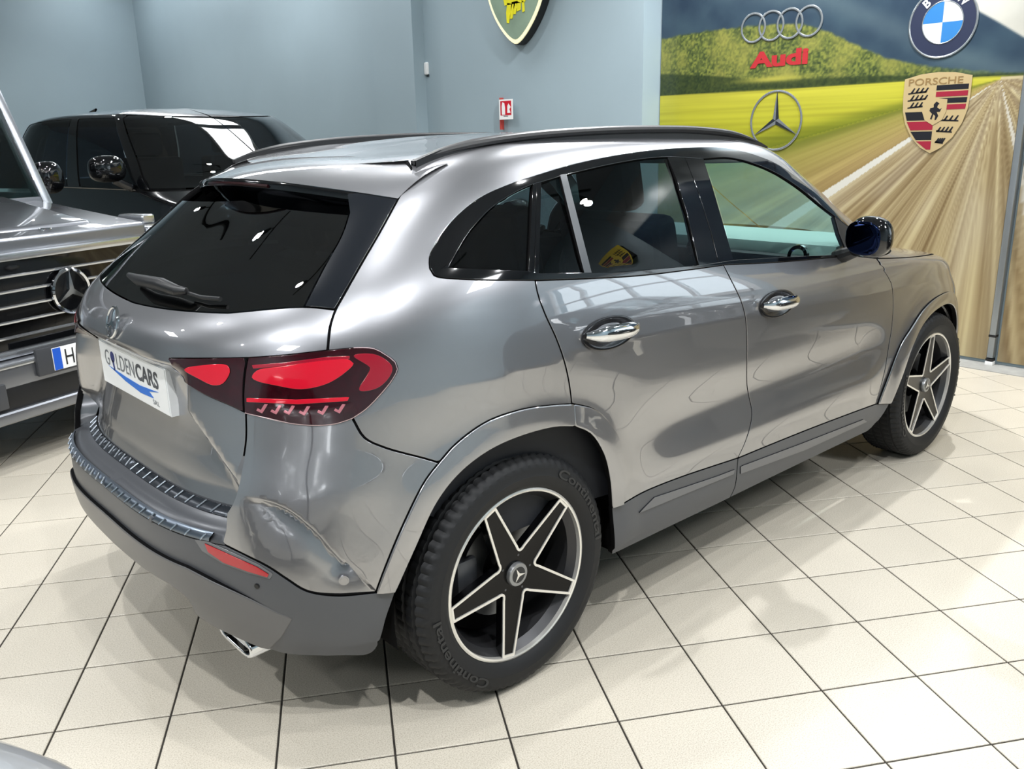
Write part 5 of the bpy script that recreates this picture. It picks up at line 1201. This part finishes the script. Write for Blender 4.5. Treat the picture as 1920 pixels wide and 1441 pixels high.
# ------------------------------------------------------------------ boxy off-roader
GP_ = (-.20, 2.45, 0); GY = math.radians(-68)
gw = empty('boxy_offroader', GP_, GY); gw.scale = (1, 1, 1.05); tag(gw, 'boxy grey off-roader with a wide slatted grille and big star, at the left edge', 'car')
g_paint = M('offroader_paint', (128, 131, 137), rough=.3, metal=.75, coat=1.0)
g_chrome = M('satin_chrome', (205, 208, 212), rough=.2, metal=.9)
def G(name, mat, mb, par=gw, **k): return mb.build(name, mat, par, **k)
G('bonnet', g_paint, MB().hexa([(-1.02, -.66, 1.06), (-.02, -.60, 1.01), (-.02, .60, 1.01), (-1.02, .66, 1.06), (-1.02, -.66, 1.20), (-.02, -.60, 1.09), (-.02, .60, 1.09), (-1.02, .66, 1.20)], bev=.022, seg=3))
G('bonnet_dome', g_paint, MB().hexa([(-1.0, -.44, 1.17), (-.12, -.36, 1.07), (-.12, .36, 1.07), (-1.0, .44, 1.17), (-1.0, -.42, 1.235), (-.16, -.33, 1.122), (-.16, .33, 1.122), (-1.0, .42, 1.235)], bev=.02, seg=3))
for s_ in (1, -1):
    fe = G('fender', g_paint, MB().box((-1.1, min(s_ * .62, s_ * .90), .62), (-.04, max(s_ * .62, s_ * .90), 1.06), bev=.03, seg=3))
    G('indicator', g_chrome, MB().box((-.42, min(s_ * .74, s_ * .84), 1.06), (-.20, max(s_ * .74, s_ * .84), 1.115), bev=.02, seg=3), fe)
    fl = G('wheel_arch_flare', satin_black, MB().box((-.98, min(s_ * .86, s_ * .97), .55), (-.10, max(s_ * .86, s_ * .97), .80), bev=.03))
    hl_ = G('headlight', g_chrome, MB().lathe([(.0005, .0), (.07, .0), (.10, .02), (.115, .04), (.12, .02), (.12, -.03)], 36, 'x', mat=Matrix.Translation((.0, s_ * .665, .85))))
    G('headlight_lens', M('headlight_glass', (150, 160, 170)), MB().lathe([(.0005, .05), (.06, .04), (.10, .015)], 28, 'x', mat=Matrix.Translation((.0, s_ * .665, .85))), hl_)
    V, Fq = superell((0, 0, 0), (.08, .10, .10), 2.6); mo = mesh_obj('side_mirror', [(-1.16 + a, s_ * (.86 + b), 1.32 + cz) for a, b, cz in V], Fq, gloss_black, gw, smooth=True)
    G('mirror_stalk', satin_black, MB().tube([(-1.14, s_ * .82, 1.25), (-1.02, s_ * .72, 1.24)], .03, 8), mo)
    G('side_door', g_paint, MB().box((-2.05, min(s_ * .70, s_ * .76), .50), (-1.10, max(s_ * .70, s_ * .76), 1.24), bev=.02))
    G('side_door', g_paint, MB().box((-3.0, min(s_ * .70, s_ * .76), .50), (-2.07, max(s_ * .70, s_ * .76), 1.24), bev=.02))
    G('side_window', M_glass('rr_glass', (.06, .08, .11)), MB().hexa([(-2.02, s_ * .735, 1.26), (-1.12, s_ * .735, 1.26), (-1.12, s_ * .74, 1.26), (-2.02, s_ * .74, 1.26), (-2.02, s_ * .68, 1.80), (-1.32, s_ * .68, 1.80), (-1.32, s_ * .685, 1.80), (-2.02, s_ * .685, 1.80)]), smooth=False)
    G('a_pillar', M('pillar_silver', (176, 180, 186), rough=.25, metal=.8, coat=1.0), MB().hexa([(-1.06, s_ * .67, 1.17), (-.97, s_ * .67, 1.17), (-.97, s_ * .735, 1.17), (-1.06, s_ * .735, 1.17), (-1.30, s_ * .615, 1.86), (-1.22, s_ * .615, 1.86), (-1.22, s_ * .675, 1.86), (-1.30, s_ * .675, 1.86)], bev=.012))
G('windscreen', clear, MB().hexa([(-1.01, -.66, 1.215), (-1.0, -.66, 1.215), (-1.0, .66, 1.215), (-1.01, .66, 1.215), (-1.26, -.61, 1.84), (-1.25, -.61, 1.84), (-1.25, .61, 1.84), (-1.26, .61, 1.84)]), smooth=False)
G('windscreen_frame', g_paint, MB().hexa([(-1.10, -.67, 1.13), (-.955, -.67, 1.13), (-.955, .67, 1.13), (-1.10, .67, 1.13), (-1.10, -.67, 1.22), (-.99, -.67, 1.22), (-.99, .67, 1.22), (-1.10, .67, 1.22)], bev=.015))
G('wiper', satin_black, MB().tube([(-.96, -.25, 1.225), (-.97, .05, 1.24), (-.975, .33, 1.235)], [.025, .018, .010], 8))
G('roof', g_paint, MB().box((-3.6, -.70, 1.84), (-1.24, .70, 1.95), bev=.04, seg=3))
G('cabin_rear', g_paint, MB().box((-3.62, -.76, .5), (-3.0, .76, 1.85), bev=.05))
G('cabin_interior', dark_int, MB().box((-3.0, -.62, .55), (-1.15, .62, 1.12), bev=.03))
for yy in (-.36, .36):
    so = G('front_seat', dark_int, MB().box((-2.1, yy - .24, 1.0), (-1.9, yy + .24, 1.5), bev=.05, seg=3)); G('headrest', dark_int, MB().box((-2.1, yy - .13, 1.52), (-1.98, yy + .13, 1.70), bev=.04, seg=3), so)
# grille
G('nose_panel', g_paint, MB().box((-.10, -.88, .56), (-.02, .88, 1.0), bev=.02))
gr = G('grille', gloss_black, MB().box((-.04, -.50, .555), (.015, .50, 1.0), bev=.02, seg=3))
G('grille_frame', g_chrome, MB().box((-.02, -.52, .985), (.035, .52, 1.025), bev=.012), gr); G('grille_frame', g_chrome, MB().box((-.02, -.52, .53), (.035, .52, .565), bev=.01), gr)
for s_ in (1, -1): G('grille_frame', g_chrome, MB().box((-.02, s_ * .51 - .015, .56), (.03, s_ * .51 + .015, .99), bev=.008), gr)
for k in range(5):
    z = .625 + k * .072; G('grille_slat', g_chrome, MB().hexa([(.012, -.49, z), (.030, -.49, z - .003), (.030, .49, z - .003), (.012, .49, z), (.012, -.49, z + .009), (.032, -.49, z + .005), (.032, .49, z + .005), (.012, .49, z + .009)]), gr, smooth=False)
gst = MB(); zs_ = .80; gf = lambda a, b, d=0.0: (.036 + d, a, zs_ + b); gst.raw(*ring_geo(gf, .100, .116, 56, d=.022)); S3g = star3(.108, .016)
for k in range(3): gst.prism([(0, 0), S3g[2 * k], S3g[(2 * k + 1) % 6]], lambda a, b, d: gf(a, b, d), 0.0, .012); gst.prism([(0, 0), S3g[2 * k - 1], S3g[2 * k]], lambda a, b, d: gf(a, b, d), 0.0, .012)
G('star_emblem', chrome, gst); G('emblem_backing', gloss_black, MB().lathe([(.0005, .036), (.104, .036), (.104, .02)], 40, 'x', mat=Matrix.Translation((0, 0, zs_))))
bd = MB(); bdf = lambda a, b, d=0.0: (-.085 + b, a, 1.104 + d + b * -.0); bd.raw(*ring_geo(bdf, .024, .034, 32, d=.006)); G('bonnet_badge', chrome, bd)
# bumper, plate
bp_ = G('front_bumper', g_paint, MB().box((-.12, -.93, .40), (.11, .93, .525), bev=.03, seg=3))
G('bumper_intake', satin_black, MB().box((-.1, -.62, .30), (.105, .62, .425), bev=.015), bp_)
G('bumper_lower_bar', g_paint, MB().box((-.1, -.9, .245), (.13, .9, .305), bev=.02, seg=3), bp_)
G('bumper_chrome_strip', g_chrome, MB().box((.105, -.9, .505), (.118, .9, .525), bev=.004), bp_)
for y0_ in (-.80, .40): G('sensor_block', M('sensor_grey', (60, 62, 66), rough=.35), MB().box((.10, y0_, .32), (.122, y0_ + .30, .44), bev=.008), bp_)
pz, py = .50, .02
hp = G('plate_holder', M('holder_grey', (58, 60, 64), rough=.4), MB().box((.112, py - .345, pz - .068), (.134, py + .27, pz + .068), bev=.008), gw)
pp = G('number_plate', M('plate_white', (238, 240, 240)), MB().box((.134, py - .26, pz - .056), (.139, py + .26, pz + .056), bev=.003), gw)
G('plate_blue_band', M('plate_eu_blue', (24, 84, 190), rough=.35), MB().box((.139, py - .258, pz - .054), (.1402, py - .212, pz + .054)), pp, smooth=False)
G('plate_blue_band', M('plate_eu_blue', (24, 84, 190)), MB().box((.139, py + .212, pz - .054), (.1402, py + .258, pz + .054)), pp, smooth=False)
text_obj('plate_letter', 'H', lambda a, b: (.1404, py - .165 + a, pz + b), .05, .078, M('plate_black', (28, 30, 34), rough=.4), pp)
G('underbody', void_m, MB().box((-3.5, -.62, .30), (-.1, .62, .56)), smooth=False)
for x in (-.60, -3.1):
    for s_ in (1, -1): plain_wheel(gw, x, s_ * -.80, .385, s_)
